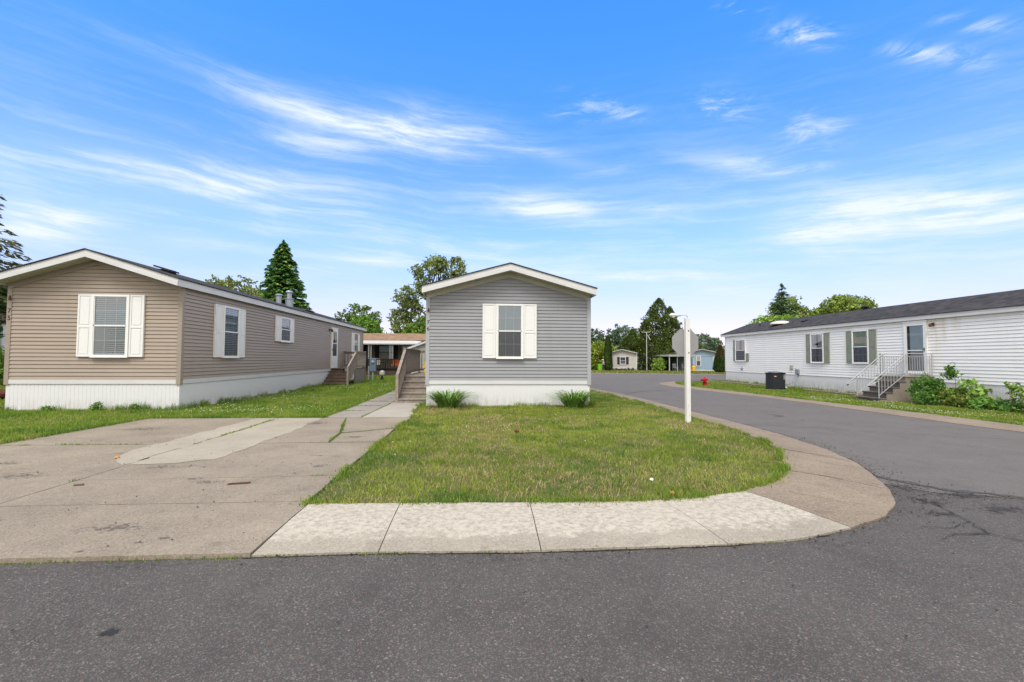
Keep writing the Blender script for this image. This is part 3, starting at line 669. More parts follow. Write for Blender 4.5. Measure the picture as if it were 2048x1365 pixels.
P = scatter(-1.7, 5.4, 9, 18, 2000, [front], clump=.6); blades('grass', P, .052, .0095, lawncol(.5), 1.2)
P = scatter(-9, -1.5, 11.25, 20, 1500, [lawnA], [hLeft, hMid, driveP, walkP], .2); blades('grass', P, .052, .011, lawncol(.1, (.165, .275, .027), (.30, .38, .065)), .8)
P = scatter(-9, -1.5, 20, 38, 520, [lawnA], [hLeft, hMid, walkP], .1); blades('grass', P, .08, .020, lawncol(.06, (.175, .285, .028), (.30, .38, .065)), .8)
P = scatter(-17, -7.6, 7.5, 13.05, 1500, [lawnA], [driveP, hLeft], .2); blades('grass', P, .06, .010, lawncol(.15, (.165, .275, .027), (.30, .38, .065)), .8)
P = scatter(-24, -7.8, 4.6, 7.5, 900, [lawnA], [driveP], .2); blades('grass', P, .052, .011, lawncol(.15, (.165, .275, .027), (.30, .38, .065)), .8)
P = scatter(-32, -17, 7.5, 13, 260, [lawnA]); blades('grass', P, .06, .02, lawncol(.15, (.165, .275, .027), (.30, .38, .065)), .8)
P = scatter(-32, -12.4, 12, 34, 160, [lawnA]); blades('grass', P, .09, .03, lawncol(.1), .8)
P = scatter(12.4, 18.3, 9, 20, 1050, [lawnB], [hRight], .15); blades('grass', P, .065, .014, lawncol(.12, (.17, .25, .025), (.33, .40, .07)), .8)
P = scatter(12, 18.3, 20, 33.5, 480, [lawnB], [hRight], .1); blades('grass', P, .07, .024, lawncol(.1, (.17, .25, .025), (.32, .39, .07)), .8)
P = scatter(3.4, 5.2, 18, 40, 500, [lawnA]); blades('grass', P, .08, .018, lawncol(.2), .8)
P = scatter(9, 60, 50, 78, 26, [lawnC]); blades('grass', P, .10, .11, lawncol(.35, (.15, .19, .03), (.28, .30, .08)), .8)
# longer tufts along edges, in joints and against skirts
def along(segs, dens, spread, hh, name='weeds', wd=.007, colf=None, z0=.03):
    pts = []
    for (a, b) in segs:
        n = int(math.dist(a, b)*dens); t = RNG.random(n); k = vnoise(t*math.dist(a, b), t*0+a[0], 2.2, 5) > .38
        t = t[k]; n = len(t)
        pts.append(np.stack([a[0]+(b[0]-a[0])*t+RNG.normal(0, spread, n), a[1]+(b[1]-a[1])*t+RNG.normal(0, spread, n)], 1))
    return blades(name, np.concatenate(pts), hh, wd, colf or lawncol(.12, (.14, .24, .022), (.28, .36, .06)), 1., z0=z0)
edge = [((IN[i][0], IN[i][1]), (IN[i+1][0], IN[i+1][1])) for i in range(0, 17)]+[((-1.66, 4.6), (-1.6, 11.2)), ((-1.6, 11.2), (-1.85, 14))]
along(edge, 330, .022, .07, 'edge_grass'); along(edge, 260, .06, .04, 'edge_grass', .008, lawncol(.5))
along([((-3.66, 11.25), (-3.75, 24)), ((-7.6, 11.26), (-3.2, 11.28)), ((-7.7, 8), (-7.6, 11.2)), ((-14, 9.5), (-7.8, 9.2))], 260, .03, .08, 'edge_grass', .009)
along([((-12.4, 12.98), (-8.03, 12.98))], 150, .04, .13, 'weeds', .008)
along([((-9.6, 12.95), (-8.0, 12.95)), ((-7.98, 13), (-7.98, 15.5))], 330, .05, .17, 'weeds', .006)
along([((-7.98, 15.5), (-7.98, 27))], 150, .06, .17, 'weeds', .007)
along([((-1.5, 13.82), (3.4, 13.82))], 230, .05, .13, 'weeds', .008)
along([((3.0, 13.8), (3.45, 13.8)), ((3.45, 13.8), (3.45, 19))], 240, .08, .22, 'weeds', .009)
along([((-4.6, 4.75), (-4.6, 5.7)), ((-7, 4.74), (-4.6, 4.75)), ((-4.64, 7.9), (-4.6, 9.8)), ((-2.52, 8.05), (-2.60, 8.97)), ((-2.60, 8.97), (-3.11, 11.1)), ((-2.58, 8.95), (-1.72, 9.52)), ((-7.3, 7.94), (-5.3, 7.94)), ((-2.0, 5.74), (-1.7, 5.75))], 170, .012, .028, 'joint_weeds', .006)
along([((-2.54, 8.15), (-2.60, 8.97)), ((-2.60, 8.97), (-2.9, 10.2)), ((-4.64, 9), (-4.66, 10.8)), ((-4.1, 5.68), (-4.0, 5.69)), ((-5.9, 7.94), (-5.7, 7.94))], 190, .016, .03, 'joint_weeds', .008)
along([((-3.4, 3.5), (-1.7, 3.51)), ((-1.8, 3.5), (-1.3, 3.52)), ((-.9, 3.52), (-.5, 3.5)), ((0, 3.5), (2.6, 3.56))], 110, .012, .02, 'joint_weeds', .006, z0=.0)
along([((-2.79, 11.3), (-2.72, 15.3))]+[((-3.6, y), (-2.85, y)) for y in ys[1:7]], 190, .014, .03, 'joint_weeds', .009)
along([((18.2, 18.6), (18.2, 33))], 120, .09, .16, 'weeds', .014)
along([((13.72, 9.2), (13.75, 13)), ((13.75, 13), (13.3, 17.8)), ((13.3, 17.8), (12.6, 24.2))], 120, .03, .07, 'edge_grass', .014)
# clover heads
def clover(x0, x1, y0, y1, n, th, o_):
    x = x0+(x1-x0)*RNG.random(n); y = y0+(y1-y0)*RNG.random(n); k = vnoise(x, y, .8, o_) > th; x = x[k]; y = y[k]; n = len(x)
    z = T(x, y)+.075+.03*RNG.random(n); r = .006+.00035*y
    V = []; 
    for dx, dy, dz in ((1, 0, 0), (0, 1, 0), (-1, 0, 0), (0, -1, 0), (0, 0, 1), (0, 0, -1)): V.append(np.stack([x+dx*r, y+dy*r, z+dz*r], 1))
    V = np.stack(V, 1).reshape(-1, 3); i = np.arange(n)[:, None]*6
    F = np.concatenate([i+np.array([t]) for t in ((0, 1, 4), (1, 2, 4), (2, 3, 4), (3, 0, 4), (1, 0, 5), (2, 1, 5), (3, 2, 5), (0, 3, 5))], 0)
    tag(np_mesh('clover_flowers', V, F, mPink), kind='stuff')
clover(-7.9, -3.9, 11.6, 25, 650, .62, 7); clover(13.8, 16.8, 12.5, 21, 600, .58, 8); clover(-1.5, 4.5, 6, 13, 60, .66, 9)

# ------------------------------------------------------------------ houses
H_ = .102
def siding_wall(m, B, u0, u1, z0, z1, cut=None, pitch=H_, d=.018, gap=None, seams=False):
    """lapped courses on basis B; cut(z)->(ua,ub) narrows gable courses"""
    gap = gap or pitch*.135; z = z0
    while z < z1-.005:
        zt = min(z+pitch, z1)
        a, b = (u0, u1) if not cut else cut(z); a2, b2 = (u0, u1) if not cut else cut(zt)
        if b-a < .02: break
        b2 = max(b2, a2+.001)
        zs = max(z+.01, zt-gap); g2 = (zt-zs)/max(zt-z, 1e-6); a3, b3 = a2+(a-a2)*g2, b2+(b-b2)*g2
        m.quad(B(a, z, d), B(b, z, d), B(b3, zs, .001), B(a3, zs, .001))
        m.quad(B(a, z, -.012), B(b, z, -.012), B(b, z, d), B(a, z, d))
        m.quad(B(a3, zs, -.013), B(b3, zs, -.013), B(b2, zt+.001, -.013), B(a2, zt+.001, -.013))
        m.quad(B(a3, zs, .001), B(b3, zs, .001), B(b3, zs, -.013), B(a3, zs, -.013))
        if seams and b-a > 1.5:
            for _ in range(max(1, int((b-a)/4.2))):
                q = a+.3+(b-a-.6)*random.random(); m.lbox(B, q, q+.004, z+.001, zs-.002, .002, d+.0035)
        z = zt
def skirt_wall(m, B, u0, u1, z0, z1, p=.10, d=.005):
    u = u0; k = 0
    while u < u1-.001:
        e = min(u+p, u1); a = min(u+.016, e); q = .006 if k % 4 else .014
        m.quad(B(u, z0, 0), B(a, z0, 0), B(a, z1, 0), B(u, z1, 0))
        m.quad(B(a, z0, 0), B(min(a+.006, e), z0, d), B(min(a+.006, e), z1, d), B(a, z1, 0))
        m.quad(B(min(a+.006, e), z0, d), B(e-.004, z0, d), B(e-.004, z1, d), B(min(a+.006, e), z1, d))
        m.quad(B(e-.004, z0, d), B(e, z0, 0), B(e, z1, 0), B(e-.004, z1, d))
        u = e; k += 1
def window(root, O, u, n, W, Hh, grid=(3, 2), low='blind', up='blind', shut=None, sw=.34, proud=.075, trim=.055, half=None, mframe=None, shutmat=None, shutlabel=None, rail=.5, curt=None, panels=2):
    """double-hung window standing on the siding; O bottom centre"""
    B = Basis(Vector(O)+Vector(n)*.021, u, n); m = MB(); w = W/2; f0 = -.02
    mf = mframe or mVinylW
    m.lbox(B, -w, -w+trim, 0, Hh, f0, proud); m.lbox(B, w-trim, w, 0, Hh, f0, proud)
    m.lbox(B, -w+trim, w-trim, 0, trim, f0, proud-.002); m.lbox(B, -w+trim, w-trim, Hh-trim, Hh, f0, proud-.002)
    zm = Hh*rail
    m.lbox(B, -w+trim, w-trim, zm-.018, zm+.018, .018, proud-.012)
    m.lbox(B, -w+trim, -w+trim+.02, trim, Hh-trim, .03, proud-.012); m.lbox(B, w-trim-.02, w-trim, trim, Hh-trim, .03, proud-.012)
    m.lbox(B, -w+.005, w-.005, -.02, 0, f0, proud+.012)
    wi = m.build('window', mf, root)
    iw = w-trim
    if grid:
        g_ = MB()
        for a, b in ((trim, zm-.02), (zm+.02, Hh-trim)):
            for k in range(1, grid[0]):
                x = -iw+2*iw*k/grid[0]; g_.lbox(B, x-.008, x+.008, a, b, .036, .040)
            for k in range(1, grid[1]):
                z = a+(b-a)*k/grid[1]; g_.lbox(B, -iw, iw, z-.008, z+.008, .0355, .039)
        g_.build('glazing_bars', mMuntin, wi)
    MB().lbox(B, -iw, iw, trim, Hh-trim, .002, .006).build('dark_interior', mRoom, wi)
    q = MB()
    for nm, a, b in ((low, trim, zm), (up, zm, Hh-trim)):
        if nm == 'blind':
            z = a+.01
            while z < b-.02:
                q.quad(B(-iw+.012, z, .010), B(iw-.012, z, .010), B(iw-.012, z+.034, .026), B(-iw+.012, z+.034, .026)); z += .056
    if q.v: q.build('blind', mBlind, wi)
    for nm, a, b, mt in ((low, trim, zm, mCurtG), (up, zm, Hh-trim, mCurt)):
        if nm in ('curt', 'lace', 'greycurt'):
            c = MB(); N_ = 22
            for k in range(N_):
                x0 = -iw+2*iw*k/N_; x1 = -iw+2*iw*(k+1)/N_
                if nm == 'curt' and 9 <= k <= 12: continue
                c.quad(B(x0, a, .012+.008*(k % 2)), B(x1, a, .012+.008*((k+1) % 2)), B(x1, b, .012+.008*((k+1) % 2)), B(x0, b, .012+.008*(k % 2)))
            c.build('curtain', mLace if nm == 'lace' else mt, wi)
        if nm == 'blueshade':
            MB().lbox(B, -iw+.01, iw-.01, a, b, .012, .016).build('blind', mBlueSh, wi)
        if nm == 'shade':
            MB().lbox(B, -iw+.01, iw-.01, a, b, .012, .016).build('blind', mShade, wi)
    p = MB(); p.quad(B(-iw, zm, .046), B(iw, zm, .046), B(iw, Hh-trim, .046), B(-iw, Hh-trim, .046)); p.build('pane', mGlass, wi)
    p = MB(); p.quad(B(-iw, trim, .052), B(iw, trim, .052), B(iw, zm, .052), B(-iw, zm, .052)); p.build('pane', mScreen if low != 'lace' else mGlass, wi)
    if shut:
        for s in (-1, 1):
            a, b = (w+.004, w+.004+sw) if s > 0 else (-w-.004-sw, -w-.004)
            top = Hh if not (half and half == s) else Hh*.36
            sh = MB(); t = .035
            sh.lbox(B, a, b, 0, top, -.008, .012+t*.6)
            fr = .045 if sw > .2 else .03
            sh.lbox(B, a, a+fr, 0, top, .012+t*.6, .012+t); sh.lbox(B, b-fr, b, 0, top, .012+t*.6, .012+t)
            cuts = [0, top] if half == s else ([0, Hh*.48, Hh] if panels == 2 else [0, Hh])
            for i, z in enumerate(cuts):
                z0 = z if i == 0 else (z-fr if i == len(cuts)-1 else z-fr*.6); z1 = z+fr if i == 0 else (z if i == len(cuts)-1 else z+fr*.6)
                sh.lbox(B, a+fr, b-fr, z0, z1, .012+t*.6, .012+t-.001)
            for i in range(len(cuts)-1):
                z0 = cuts[i]+fr*(1 if i == 0 else .6)+.03; z1 = cuts[i+1]-fr*(1 if i == len(cuts)-2 else .6)-.03
                if z1 > z0: sh.lbox(B, a+fr+.03, b-fr-.03, z0, z1, .012+t*.6, .012+t*.88)
            o = sh.build('shutter', shutmat or mShutW, root, bevel=.004)
            if half == s: o['label'] = 'broken shutter with only its lower half left'
    return wi

def home(name, label, x0, x1, y0, y1, zb, zw, zr, side_mat, trim_mat, loc_z=0., fas=.19, oh=.12, ohg=.42, band=True, walls='SEWN', skirt=True, skb=-.05, roofmat=None, pitch=H_, corner=.09, fasmat=None, cat='mobile home', bandh=.11):
    """long axis Y; zb siding bottom, zw wall top at the eave, zr ridge top"""
    root = thing(name, label, cat, ((x0+x1)/2, y0, loc_z))
    xm = (x0+x1)/2; hw = (x1-x0)/2
    ft = zw+.12            # top of eave fascia
    sl = (zr-ft)/(hw+oh)
    zin = lambda x: zr-.10-abs(x-xm)*sl      # underside line of the roof against the gable wall
    m = MB()
    zb2 = zb+(bandh if band else 0)
    def gcut(B0):
        def f(z):
            lim = (zin(xm)-z)/sl
            return (max(-hw, -lim), min(hw, lim)) if lim > 0 else (0, 0)
        return f
    if 'S' in walls: siding_wall(m, Basis((xm, y0, 0), (1, 0, 0), (0, -1, 0)), -hw, hw, zb2, zin(xm), gcut(0), pitch)
    if 'N' in walls: siding_wall(m, Basis((xm, y1, 0), (-1, 0, 0), (0, 1, 0)), -hw, hw, zb2, zin(xm), gcut(0), pitch)
    if 'E' in walls: siding_wall(m, Basis((x1, y0, 0), (0, 1, 0), (1, 0, 0)), 0, y1-y0, zb2, zw+.02, None, pitch)
    if 'W' in walls: siding_wall(m, Basis((x0, y1, 0), (0, -1, 0), (-1, 0, 0)), 0, y1-y0, zb2, zw+.02, None, pitch)
    # inner core so that nothing shows through
    m.prism([(x0+.02, y0+.02, zb-.02), (x1-.02, y0+.02, zb-.02), (x1-.02, y0+.02, zin(x1)-.02), (xm, y0+.02, zin(xm)-.03), (x0+.02, y0+.02, zin(x0)-.02)], (0, y1-y0-.04, 0))
    m.build('siding', side_mat, root)
    if corner:
        for cx, cy in ((x0, y0), (x1, y0), (x1, y1), (x0, y1)):
            sx = -1 if cx == x0 else 1; sy = -1 if cy == y0 else 1
            c = MB(); a = corner
            xa, xb = sorted((cx+sx*.024, cx-sx*a)); ya, yb = sorted((cy+sy*.024, cy-sy*.001)); c.box(xa, xb, ya, yb, zb-.02, zin(cx)-.005)
            xa, xb = sorted((cx+sx*.0235, cx-sx*.001)); ya, yb = sorted((cy-sy*.002, cy-sy*a)); c.box(xa, xb, ya, yb, zb-.02, zw-.003)
            c.build('corner_trim', trim_mat, root)
    if band:
        b = MB()
        b.box(x0+corner, x1-corner, y0-.018, y0-.001, zb, zb2); b.box(x0+corner, x1-corner, y1+.001, y1+.018, zb, zb2)
        b.box(x0-.018, x0-.001, y0+corner, y1-corner, zb, zb2); b.box(x1+.001, x1+.018, y0+corner, y1-corner, zb, zb2)
        b.build('trim_band', mFascia, root)
    if skirt:
        s = MB(); e = .012
        S = Basis((xm, y0+e, 0), (1, 0, 0), (0, -1, 0)); skirt_wall(s, S, -hw+e, hw-e, skb+loc_z, zb)
        S = Basis((xm, y1-e, 0), (-1, 0, 0), (0, 1, 0)); skirt_wall(s, S, -hw+e, hw-e, skb+loc_z, zb)
        S = Basis((x1-e, y0+e, 0), (0, 1, 0), (1, 0, 0)); skirt_wall(s, S, 0, y1-y0-2*e, skb+loc_z, zb)
        S = Basis((x0+e, y1-e, 0), (0, -1, 0), (-1, 0, 0)); skirt_wall(s, S, 0, y1-y0-2*e, skb+loc_z, zb)
        s.build('skirting', mSkirt, root)
    # roof: shingles on a thin deck
    X0, X1, Y0, Y1 = x0-oh, x1+oh, y0-ohg, y1+ohg
    zt = lambda x: zr-abs(x-xm)*sl
    r = MB()
    for a, b in ((X0-.03, xm), (X1+.03, xm)):
        r.hexa([(a, Y0-.03, zt(a)), (b, Y0-.03, zt(b)), (b, Y1+.03, zt(b)), (a, Y1+.03, zt(a)), (a, Y0-.03, zt(a)+.025), (b, Y0-.03, zt(b)+.025), (b, Y1+.03, zt(b)+.025), (a, Y1+.03, zt(a)+.025)])
    r.build('roof', roofmat or mShingle, root)
    # fascia: eaves and rakes, 2.5 cm boards with a lower lip
    f = MB(); t = .022
    for X, s in ((X0, 1), (X1, -1)):
        z1 = zt(X)-.004; a, b = sorted((X, X+s*t)); f.box(a, b, Y0+t, Y1-t, z1-fas, z1)
        a, b = sorted((X-s*.008, X)); f.box(a, b, Y0+t, Y1-t, z1-fas, z1-fas*.62)
    for Y, s in ((Y0, 1), (Y1, -1)):
        for X in (X0-.006, X1+.006):
            z1 = zt(X)-.004; zc = zt(xm)-.004
            ya, yb = sorted((Y, Y+s*t))
            f.hexa([(X, ya, z1-fas), (xm, ya, zc-fas), (xm, yb, zc-fas), (X, yb, z1-fas), (X, ya, z1), (xm, ya, zc), (xm, yb, zc), (X, yb, z1)])
            ya, yb = sorted((Y-s*.010, Y))
            f.hexa([(X, ya, z1-fas), (xm, ya, zc-fas), (xm, yb, zc-fas), (X, yb, z1-fas), (X, ya, z1-fas*.45), (xm, ya, zc-fas*.45), (xm, yb, zc-fas*.45), (X, yb, z1-fas*.45)])
    f.build('fascia', fasmat or mFascia, root)
    # soffits (ribbed at the gable)
    so_ = MB()
    for Y, yw in ((Y0+t, y0), (Y1-t, y1)):
        ya, yb = sorted((Y, yw))
        for X in (X0+t, X1-t):
            k = 24
            for i in range(k):
                xa = X+(xm-X)*i/k; xb = X+(xm-X)*(i+1)/k; dz = .006 if i % 2 else 0
                za, zb_ = zt(xa)-fas+.02-dz, zt(xb)-fas+.02-dz
                so_.hexa([(xa, ya, za), (xb, ya, zb_), (xb, yb, zb_), (xa, yb, za), (xa, ya, za+.02), (xb, ya, zb_+.02), (xb, yb, zb_+.02), (xa, yb, za+.02)])
    for xa, xb in ((X0+t, x0+.02), (x1-.02, X1-t)): so_.box(xa, xb, y0+.02, y1-.02, zw-.002, zw+.012)
    so_.build('soffit', mSoffit, root)
    if 'S' in walls:    # rake trim on the gable wall
        k = MB()
        for X in (x0+.01, x1-.01):
            z1, zc = zt(X)-fas+.018, zt(xm)-fas+.018
            k.hexa([(X, y0-.030, z1-.15), (xm, y0-.030, zc-.15), (xm, y0-.001, zc-.15), (X, y0-.001, z1-.15), (X, y0-.030, z1), (xm, y0-.030, zc), (xm, y0-.001, zc), (X, y0-.001, z1)])
        k.build('rake_trim', mRake if trim_mat is not mTanTrim else mTanTrim, root)
    return root, zt

def number(root, chars, x, y, z, size, dz, mat, rotz=0):
    """upright house number, one digit above the other, on the corner trim"""
    for i, ch in enumerate(chars):
        cu = bpy.data.curves.new('digit', 'FONT'); cu.body = ch; cu.size = size; cu.extrude = .004; cu.align_x = 'CENTER'
        tmp = bpy.data.objects.new('digit', cu); C.objects.link(tmp)
        bpy.context.view_layer.update()
        me = bpy.data.meshes.new_from_object(tmp.evaluated_get(bpy.context.evaluated_depsgraph_get()))
        bpy.data.objects.remove(tmp)
        mt = Matrix.Translation(Vector((x, y, z-i*dz))-root.location) @ Matrix.Rotation(R(90), 4, 'X') @ Matrix.Rotation(0, 4, 'Z')
        me.transform(mt); me.materials.clear(); me.materials.append(mat)
        o = bpy.data.objects.new('house_number', me); C.objects.link(o); o.parent = root
def ornament(root, x, y, z):
    m = MB(); m.prism([(x-.028, y, z-.05), (x+.028, y, z-.05), (x+.034, y, z), (x+.016, y, z+.05), (x+.0, y, z+.085), (x-.016, y, z+.05), (x-.034, y, z)], (0, -.02, 0))
    m.build('wall_ornament', mOwl, root, bevel=.004)
def roof_vent(root, x, y, zt, w=.3, h=.11, mat=None, name='roof_vent'):
    z = zt(x)+.02; m = MB(); m.box(x-w*.38, x+w*.38, y-w*.38, y+w*.38, z-.06, z+h*.6)
    s = (zt(x+.1)-zt(x-.1))/.2
    m.hexa([(x-w/2, y-w/2, z+h*.55-s*w/2*-1*-1), (x+w/2, y-w/2, z+h*.55+s*w/2), (x+w/2, y+w/2, z+h*.55+s*w/2), (x-w/2, y+w/2, z+h*.55-s*w/2),
            (x-w/2, y-w/2, z+h-s*w/2), (x+w/2, y-w/2, z+h+s*w/2), (x+w/2, y+w/2, z+h+s*w/2), (x-w/2, y+w/2, z+h-s*w/2)])
    return m.build(name, mat or mRoofV, root, bevel=.01)
def stack_vent(root, x, y, zt, r, h, capr, two=False):
    z = zt(x); m = MB()
    if two: m.lathe((x, y, z-.05), [(r*1.25, 0), (r*1.25, h*.55), (r*1.45, h*.56), (r*1.45, h*.62), (r*.75, h*.66), (r*.75, h*.98), (r*1.15, h), (r*1.15, h*1.06), (r*.9, h*1.12), (.01, h*1.15)])
    else: m.lathe((x, y, z-.05), [(r, 0), (r, h), (r*1.4, h*1.02), (r*1.4, h*1.1), (r*.9, h*1.2), (.01, h*1.22)])
    return m.build('vent_stack', mGalv, root, smooth=True)
def wall_lamp(root, p, n, mat=None):
    B = Basis(p, Vector(n).cross(Vector((0, 0, 1))), n); m = MB()
    m.lbox(B, -.05, .05, -.06, .06, .002, .03); m.tube([B(0, 0, .02), B(0, .03, .09), B(0, .0, .14)], .014, 8)
    m.lathe(B(0, -.11, .14), [(.03, 0), (.055, .02), (.06, .09), (.03, .14), (.01, .15)], 12)
    return m.build('porch_lamp', mat or mBlack, root, smooth=True)
def storm_door(root, O, u, n, W, Hh, kick=.0, midr=.47, handle_side=1, dark=None):
    B = Basis(Vector(O)+Vector(n)*.021, u, n); w = W/2; m = MB(); t = .07
    m.lbox(B, -w, -w+t, 0, Hh, -.02, .06); m.lbox(B, w-t, w, 0, Hh, -.02, .06); m.lbox(B, -w+t, w-t, Hh-t, Hh, -.02, .0595); m.lbox(B, -w-.03, w+.03, Hh, Hh+.05, -.02, .075)
    m.lbox(B, -w, w, -.04, 0, 0, .09)
    m.build('door_frame', mVinylW, root)
    d = MB(); a = -w+t; b = w-t; s = .075; top = Hh-t; kz = s+kick
    d.lbox(B, a, a+s, 0, top, .03, .055); d.lbox(B, b-s, b, 0, top, .03, .055); d.lbox(B, a+s, b-s, top-s, top, .03, .054); d.lbox(B, a+s, b-s, 0, kz, .03, .054)
    zm = Hh*midr; d.lbox(B, a+s, b-s, zm-.02, zm+.02, .03, .054)
    do = d.build('door', mVinylW, root)
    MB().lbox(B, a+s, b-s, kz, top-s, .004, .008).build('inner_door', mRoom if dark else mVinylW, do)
    c = MB(); N_ = 26; iw0, iw1 = (a+s+(.0 if dark else .10), b-s)
    for k in range(N_):
        x0 = iw0+(iw1-iw0)*k/N_; x1 = iw0+(iw1-iw0)*(k+1)/N_
        if dark and 12 <= k < 17: continue
        c.quad(B(x0, zm if dark else kz, .012+.007*(k % 2)), B(x1, zm if dark else kz, .012+.007*((k+1) % 2)), B(x1, top-s-.02, .012+.007*((k+1) % 2)), B(x0, top-s-.02, .012+.007*(k % 2)))
    c.build('curtain', mLace, do)
    if not dark: MB().lbox(B, a+s, a+s+.10, kz, top-s, .009, .011).build('dark_interior', mRoom, do)
    p = MB(); p.quad(B(a+s, zm, .042), B(b-s, zm, .042), B(b-s, top-s, .042), B(a+s, top-s, .042)); p.build('pane', mGlass, do)
    p = MB(); p.quad(B(a+s, kz, .045), B(b-s, kz, .045), B(b-s, zm, .045), B(a+s, zm, .045)); p.build('pane', mScreen, do)
    hx = (b-s*.5) if handle_side > 0 else (a+s*.5)
    h = MB(); h.lbox(B, hx-.018, hx+.018, Hh*.42, Hh*.49, .055, .065); h.tube([B(hx, Hh*.46, .06), B(hx, Hh*.46, .10), B(hx-handle_side*.03, Hh*.44, .11)], .012, 6)
    h.build('handle', mBlack, do)
    return do

# --- the tan home on the left, number 75
left, zl = home('mobile_home', 'tan vinyl sided mobile home with white shutters and number 75', -12.4, -8.03, 13.02, 32.45, .84-.11, 3.40, 4.24, mTan, mTanTrim, fas=.19)
window(left, (-9.80, 13.02, 1.45), (1, 0, 0), (0, -1, 0), .94, 1.66, shut=True, sw=.36, low='blind')
number(left, '75', -12.36, 13.02-.026, 2.60, .17, .19, mBlack); ornament(left, -12.35, 12.995, 2.98)
E1 = ((0, 1, 0), (1, 0, 0))
window(left, (-8.03, 15.39, 1.45), *E1, .95, 1.62, shut=True, sw=.42); window(left, (-8.03, 19.55, 2.10), *E1, 1.0, 1.0, shut=True, sw=.38, low='greycurt')
window(left, (-8.03, 30.45, 1.55), *E1, 1.05, 1.5, shut=True, sw=.42, grid=None, low='shade')
storm_door(left, (-8.03, 26.05, .93), *E1, 1.0, 2.12, kick=.55, midr=.62, handle_side=-1, dark=True)
wall_lamp(left, (-8.01, 25.25, 2.95), (1, 0, 0))
roof_vent(left, -9.3, 14.3, zl, .46, .11); roof_vent(left, -8.9, 24.6, zl, .5, .10); roof_vent(left, -8.45, 28.2, zl, .3, .12)
stack_vent(left, -9.3, 22.0, zl, .12, .42, .2); stack_vent(left, -8.95, 22.3, zl, .14, .72, .2, True)
# --- the grey home in the middle, number 76
mid, zm_ = home('mobile_home', 'grey vinyl sided mobile home with one white shuttered window and number 76', -1.57, 3.385, 13.88, 36, .79-.11, 3.44, 4.265, mGrey, mGreyTrim, fas=.20, oh=.10)
window(mid, (.915, 13.88, 1.462), (1, 0, 0), (0, -1, 0), .83, 1.64, shut=True, sw=.40, low='greycurt', up='blueshade')
number(mid, '76', -1.525, 13.88-.026, 2.47, .17, .19, mBlack); ornament(mid, -1.52, 13.855, 2.88)
# --- the white home on the right
right, zr_ = home('mobile_home', 'long white mobile home with grey green shutters and dark shingle roof', 18.3, 22.6, 11.2, 33.06, .60, 3.20, 4.14, mWhiteS, mWhiteTrim, loc_z=-.25, fas=.18, band=False, skb=-.06, pitch=.128)
W1 = ((0, -1, 0), (-1, 0, 0))
cb = dict(shut=True, shutmat=mShutG)
window(right, (18.3, 30.98, 1.36), *W1, 1.25, 1.49, sw=.30, low='greycurt', up='curt', half=1, **cb)
window(right, (18.3, 23.66, 1.30), *W1, .96, 1.58, sw=.36, low='curt', up='curt', **cb)
window(right, (18.3, 20.82, 1.30), *W1, .96, 1.59, sw=.37, low='greycurt', up='shade', **cb)
storm_door(right, (18.3, 18.03, .94), *W1, 1.02, 2.12, midr=.44, handle_side=1)
wall_lamp(right, (18.29, 17.28, 2.92), (-1, 0, 0), mRust)
m = MB(); m.tube([(18.3, 30.9, .82), (18.2, 30.9, .82)], .06, 12); m.lbox(Basis((18.3, 30.9, .82), (0, -1, 0), (-1, 0, 0)), -.09, .09, -.09, .09, .0, .03); m.build('dryer_vent', mGalv, right)
m = MB(); B = Basis((18.3, 25.77, 1.02), (0, -1, 0), (-1, 0, 0)); m.lbox(B, -.13, .13, -.13, .13, .0, .05); m.lbox(B, -.09, .09, -.09, .09, .05, .07); m.build('utility_outlet', mRake, right)
m = MB(); B = Basis((18.3, 25.24, .66), (0, -1, 0), (-1, 0, 0)); m.lbox(B, -.13, .13, 0, .26, .0, .12); m.lbox(B, -.10, .10, .03, .23, .12, .135); m.lbox(B, -.05, .05, -.10, 0, .02, .08); m.build('disconnect_box', mGalv, right)
m = MB()
m.lathe((19.4, 28.3, zr_(19.4)-.02), [(.62, 0), (.62, .05), (.58, .10), (.45, .17), (.25, .22), (.02, .235)], 24); m.build('skylight_dome', mSky, right, smooth=True)
m = MB(); m.tube([(19.2, 30.2, zr_(19.2)), (19.2, 30.2, zr_(19.2)+.22)], .045, 10); m.lathe((19.2, 30.2, zr_(19.2)+.0), [(.12, 0), (.06, .06)], 12); m.build('vent_pipe', mRoofV, right)
roof_vent(right, 19.3, 26.0, zr_, .3, .09); roof_vent(right, 20.6, 23.0, zr_, .42, .14)
# --- the homes far across the cross street
mFar = mBeigeS
fb, zf1 = home('mobile_home', 'small pale beige mobile home with dark shutters across the street', 20.9, 25.35, 73, 84, .22, 2.40, 3.08, mBeigeS, mWhiteTrim, loc_z=-.42, fas=.12, band=False, skb=0, pitch=.2, cat='mobile home')
window(fb, (23.2, 73, .62), (1, 0, 0), (0, -1, 0), .95, 1.2, shut=True, sw=.42, shutmat=mShutK, grid=None, low='blind', panels=1)
fb.rotation_euler.z = R(-23)
for yy in (75.5, 78.2): window(fb, (25.35, yy, .62), (0, 1, 0), (1, 0, 0), 1.2, 1.2, shut=False, grid=None, low='greycurt', up='greycurt')
bb, zf2 = home('mobile_home', 'light blue mobile home with low gable beside the carport', 32.2, 37.4, 70, 82, -.1, 2.45, 3.14, mBlueS, mWhiteTrim, loc_z=-.42, fas=.10, band=False, skb=0, pitch=3.0, cat='mobile home', corner=.06)
window(bb, (34.3, 70, .42), (1, 0, 0), (0, -1, 0), .75, 1.62, grid=None, low='greycurt', up='shade', shut=False)
window(bb, (36.95, 70, 1.15), (1, 0, 0), (0, -1, 0), .55, .75, grid=None, low='greycurt', up='greycurt', shut=False)
